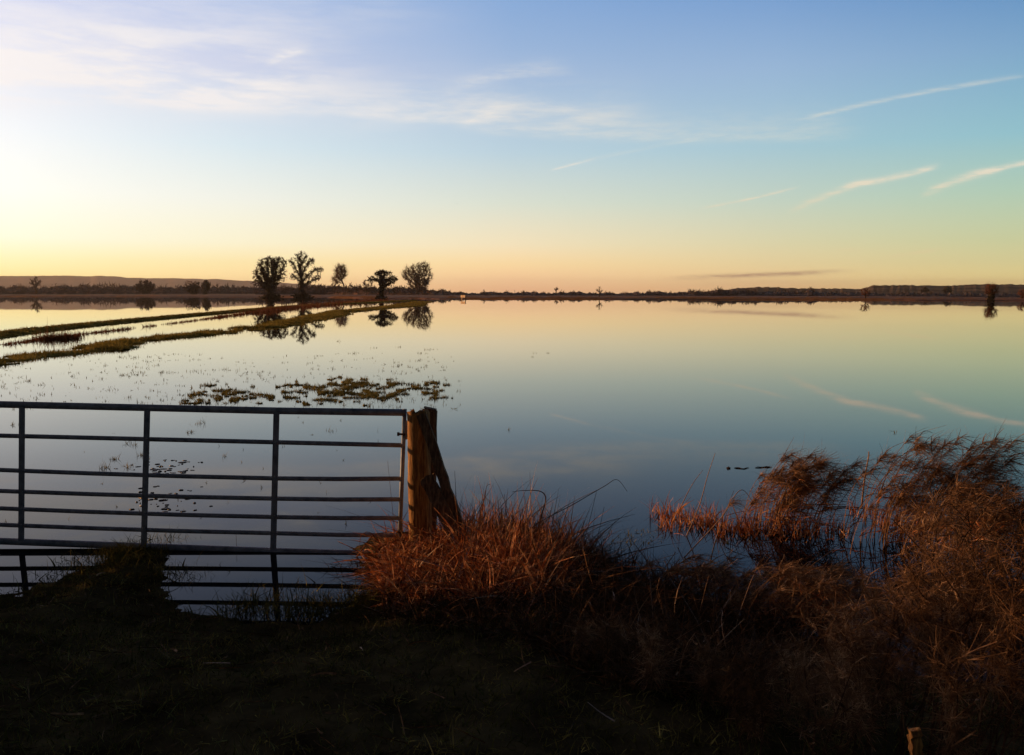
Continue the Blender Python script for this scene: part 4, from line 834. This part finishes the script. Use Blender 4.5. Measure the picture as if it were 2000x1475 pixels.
T('bare_tree', 'lone spreading bare tree far left against the pink hills', 71, 575.4, 540, seed=51, n_attr=260, trunk_h=.25, trunk_r=1.0, r_tip=.24, twigs=8, twig_l=.08, twig_w=.3, ells=[(0,.68,.32,.30,1)], step=.06)
T('round_bush', 'dense dark dome shaped thorn bush by the left flood', 284, 576.5, 545, seed=52, n_attr=260, trunk_h=.12, trunk_r=.9, r_tip=.2, twigs=9, twig_l=.10, twig_w=.45, ivy=1300, ivy_r=.14, ivy_sz=1.1, ivy_h=99, ells=[(0,.52,.62,.45,1)], step=.07, cat='bush')
T('bare_tree', 'dark clump of bushy trees with gaps, right of the dome shaped bush', 378, 577.2, 545.5, seed=53, n_attr=260, trunk_h=.2, trunk_r=.8, r_tip=.17, twigs=7, twig_l=.09, twig_w=.3, ivy=900, ivy_r=.2, ivy_sz=1.3, ivy_h=99, ells=[(-.3,.55,.35,.38,.6),(.2,.55,.3,.40,.5)], step=.07)
T('ivy_tree', 'dark ivy tree at the right end of the gappy clump', 400, 577.2, 546, seed=54, n_attr=200, trunk_h=.2, trunk_r=.8, r_tip=.17, twigs=7, twig_l=.08, twig_w=.3, ivy=1200, ivy_r=.12, ivy_sz=1.0, ivy_h=99, ells=[(.1,.6,.28,.38,1)], step=.07)
T('willow', 'round headed pollard willow with a dark trunk standing in water far right', 1935, 588.2, 553.5, seed=61, n_attr=200, trunk_h=.38, trunk_r=.75, r_tip=.05, twigs=14, twig_l=.16, twig_w=.055, tw_mat=m_redreed, ivy=700, ivy_r=.35, ivy_sz=.5, ivy_h=3.6, ells=[(0,.66,.42,.34,1)], step=.07)
T('bare_tree', 'small spindly forked tree above the middle of the far shore', 1170, 582.5, 557.5, seed=62, n_attr=90, trunk_h=.3, trunk_r=.3, r_tip=.08, twigs=5, twig_l=.12, twig_w=.12, ells=[(0,.65,.35,.33,1)], step=.08)
T('bare_tree', 'small round topped tree right of the orange board on the far shore', 1086, 577.5, 560, seed=63, n_attr=90, trunk_h=.3, trunk_r=.5, r_tip=.18, twigs=6, twig_l=.12, twig_w=.32, ells=[(0,.70,.3,.28,1)], step=.08)
T('bare_tree', 'reddish bare tree before the wooded rise right of centre', 1690, 586.0, 561, seed=64, n_attr=120, trunk_h=.25, trunk_r=.35, r_tip=.06, twigs=9, twig_l=.14, twig_w=.09, tw_mat=m_redreed, ells=[(0,.6,.4,.38,1)], step=.08)
T('bare_tree', 'thin dead snag leaning over the low hedge, right of the orange board', 1003, 577.3, 561.5, seed=65, n_attr=40, trunk_h=.5, trunk_r=.25, r_tip=.09, twigs=3, twig_l=.1, twig_w=.1, lean=(.3,0), ells=[(.25,.8,.2,.18,1)], step=.1)
T('bare_tree', 'bare bushy tree left half of the right woods', 1583, 578.4, 560, seed=66, n_attr=120, trunk_h=.2, trunk_r=.45, r_tip=.15, twigs=8, twig_l=.14, twig_w=.28, ells=[(0,.6,.42,.38,1)], step=.08)
T('ivy_tree', 'small dark evergreen tree before the wooded rise, left one of two', 1806, 578.8, 560.5, seed=67, n_attr=90, trunk_h=.15, trunk_r=.45, r_tip=.15, twigs=8, twig_l=.12, twig_w=.3, ivy=900, ivy_r=.1, ivy_sz=1.3, ivy_h=99, ells=[(0,.58,.28,.38,1)], step=.08)
T('ivy_tree', 'small dark evergreen tree before the wooded rise, right one of two', 1850, 578.9, 558.5, seed=68, n_attr=110, trunk_h=.15, trunk_r=.45, r_tip=.15, twigs=8, twig_l=.12, twig_w=.3, ivy=1000, ivy_r=.1, ivy_sz=1.3, ivy_h=99, ells=[(0,.58,.38,.38,1)], step=.08)
T('bare_tree', 'reddish twiggy bush cut by the right edge of the picture', 1996, 586.5, 563, seed=69, n_attr=110, trunk_h=.2, trunk_r=.3, r_tip=.07, twigs=8, twig_l=.14, twig_w=.1, tw_mat=m_redreed, ells=[(0,.58,.45,.38,1)], step=.08)

# orange board on legs at the far shore
b = at_z(905, 585.2); Yb = b[1]; s = Yb/F; rt = empty('notice_board', (b[0], Yb, 0)); tag(rt, 'small pale orange board on two dark legs in the water at the far shore', 'notice board')
ca, sa = math.cos(rad(-48)), math.sin(rad(-48)); RB = np.array([[ca, -sa, 0], [sa, ca, 0], [0, 0, 1]]); wd_ = 1.35      # turned towards the low sun
def brd(dx, dy, z): return np.array([b[0], Yb, 0])+RB @ np.array([dx*s*wd_, dy, z])
for dx in (-3.9, 4.0): MB().add(*box(brd(dx, .12, .6), (1.2*s, 1.0*s, 1.5), RB)).build('leg', m_board if dx < 0 else m_bark, rt)
for dx in (-2.7, 2.7): MB().add(*box(brd(dx, -.15, .98), (4.6*s*wd_, .12, .66), RB)).build('panel', m_board, rt)
MB().add(*box(brd(0, 0, 1.38), (10.6*s*wd_, .4, .12), RB)).build('rail', m_board, rt)
# bird over the trees
Bp = at_y(893, 398, 60); o = MB(); o.add(*strands(np.array([Bp, Bp]), np.array([[-1, 0, .15], [1, .1, .1]]), .085, np.array([[0, 0, -.2], [0, 0, -.15]]), .03, 4, .8)); o.add(*tube([Bp-[0, .06, 0], Bp, Bp+[0, .06, 0]], [.006, .013, .004], 6))
tag(o.build('bird', m_bark), 'tiny bird gliding in the open sky above the five trees', 'bird')

# unseen hedge added left of view to keep low sun off the near bank
hb = MB(); hp = np.array([(-8.0, 7.1), (-8.4, 3.0), (-9.2, -2.0), (-10.0, -16.0)]); n = 26000
u = rng.random(n)*3; i = np.minimum(u.astype(int), 2); fr = (u-i)[:, None]; q = hp[i]*(1-fr)+hp[i+1]*fr; q = q+rng.normal(0, .38, (n, 2)).clip(-.9, .9); hz_ = rng.uniform(0.1, 1.38, n)
d = dirs(n, .7); hb.add(*strands(np.c_[q, hz_], d, rng.uniform(.15, .5, n), rng.normal(0, .3, (n, 3)), .022, 2, .5))
for k in range(3):
    a = hp[k]; b = hp[k+1]; t = np.linspace(0, 1, 40)[:, None]; c2 = a*(1-t)+b*t; G = []
    for (ox, z_) in [(-.45, -.3), (-.5, .8), (-.2, 1.2), (.2, 1.2), (.5, .8), (.45, -.3)]: G.append(np.c_[c2[:, 0]+ox+rng.normal(0, .06, 40), c2[:, 1], z_+rng.normal(0, .07, 40)+.15])
    G = np.stack(G, 1); I2 = np.arange(240).reshape(40, 6); hb.add(G.reshape(-1, 3), np.stack([I2[:-1, :-1], I2[1:, :-1], I2[1:, 1:], I2[:-1, 1:]], -1).reshape(-1, 4))
tag(hb.build('hedge', m_drydark), 'unseen bare hedge added left of the gate to shade the near bank', 'hedge')

# ------------------------------------------------------------------ evening haze over the levels
hv, hf = box((0, 5900, (HAZE_TOP-1.4)/2), (18600, 12900, HAZE_TOP+1.4))
m = bpy.data.materials.new('haze'); m.use_nodes = True; t = m.node_tree; t.nodes.clear()
pv = t.nodes.new('ShaderNodeVolumePrincipled'); pv.inputs['Color'].default_value = (0.93, 0.90, 0.88, 1); pv.inputs['Density'].default_value = HAZE_D; pv.inputs['Anisotropy'].default_value = 0.2
mo = t.nodes.new('ShaderNodeOutputMaterial'); t.links.new(pv.outputs[0], mo.inputs['Volume'])
tag(MB().add(hv, hf).build('haze', m), 'thin warm evening haze lying over the flooded levels', 'haze', kind='stuff')
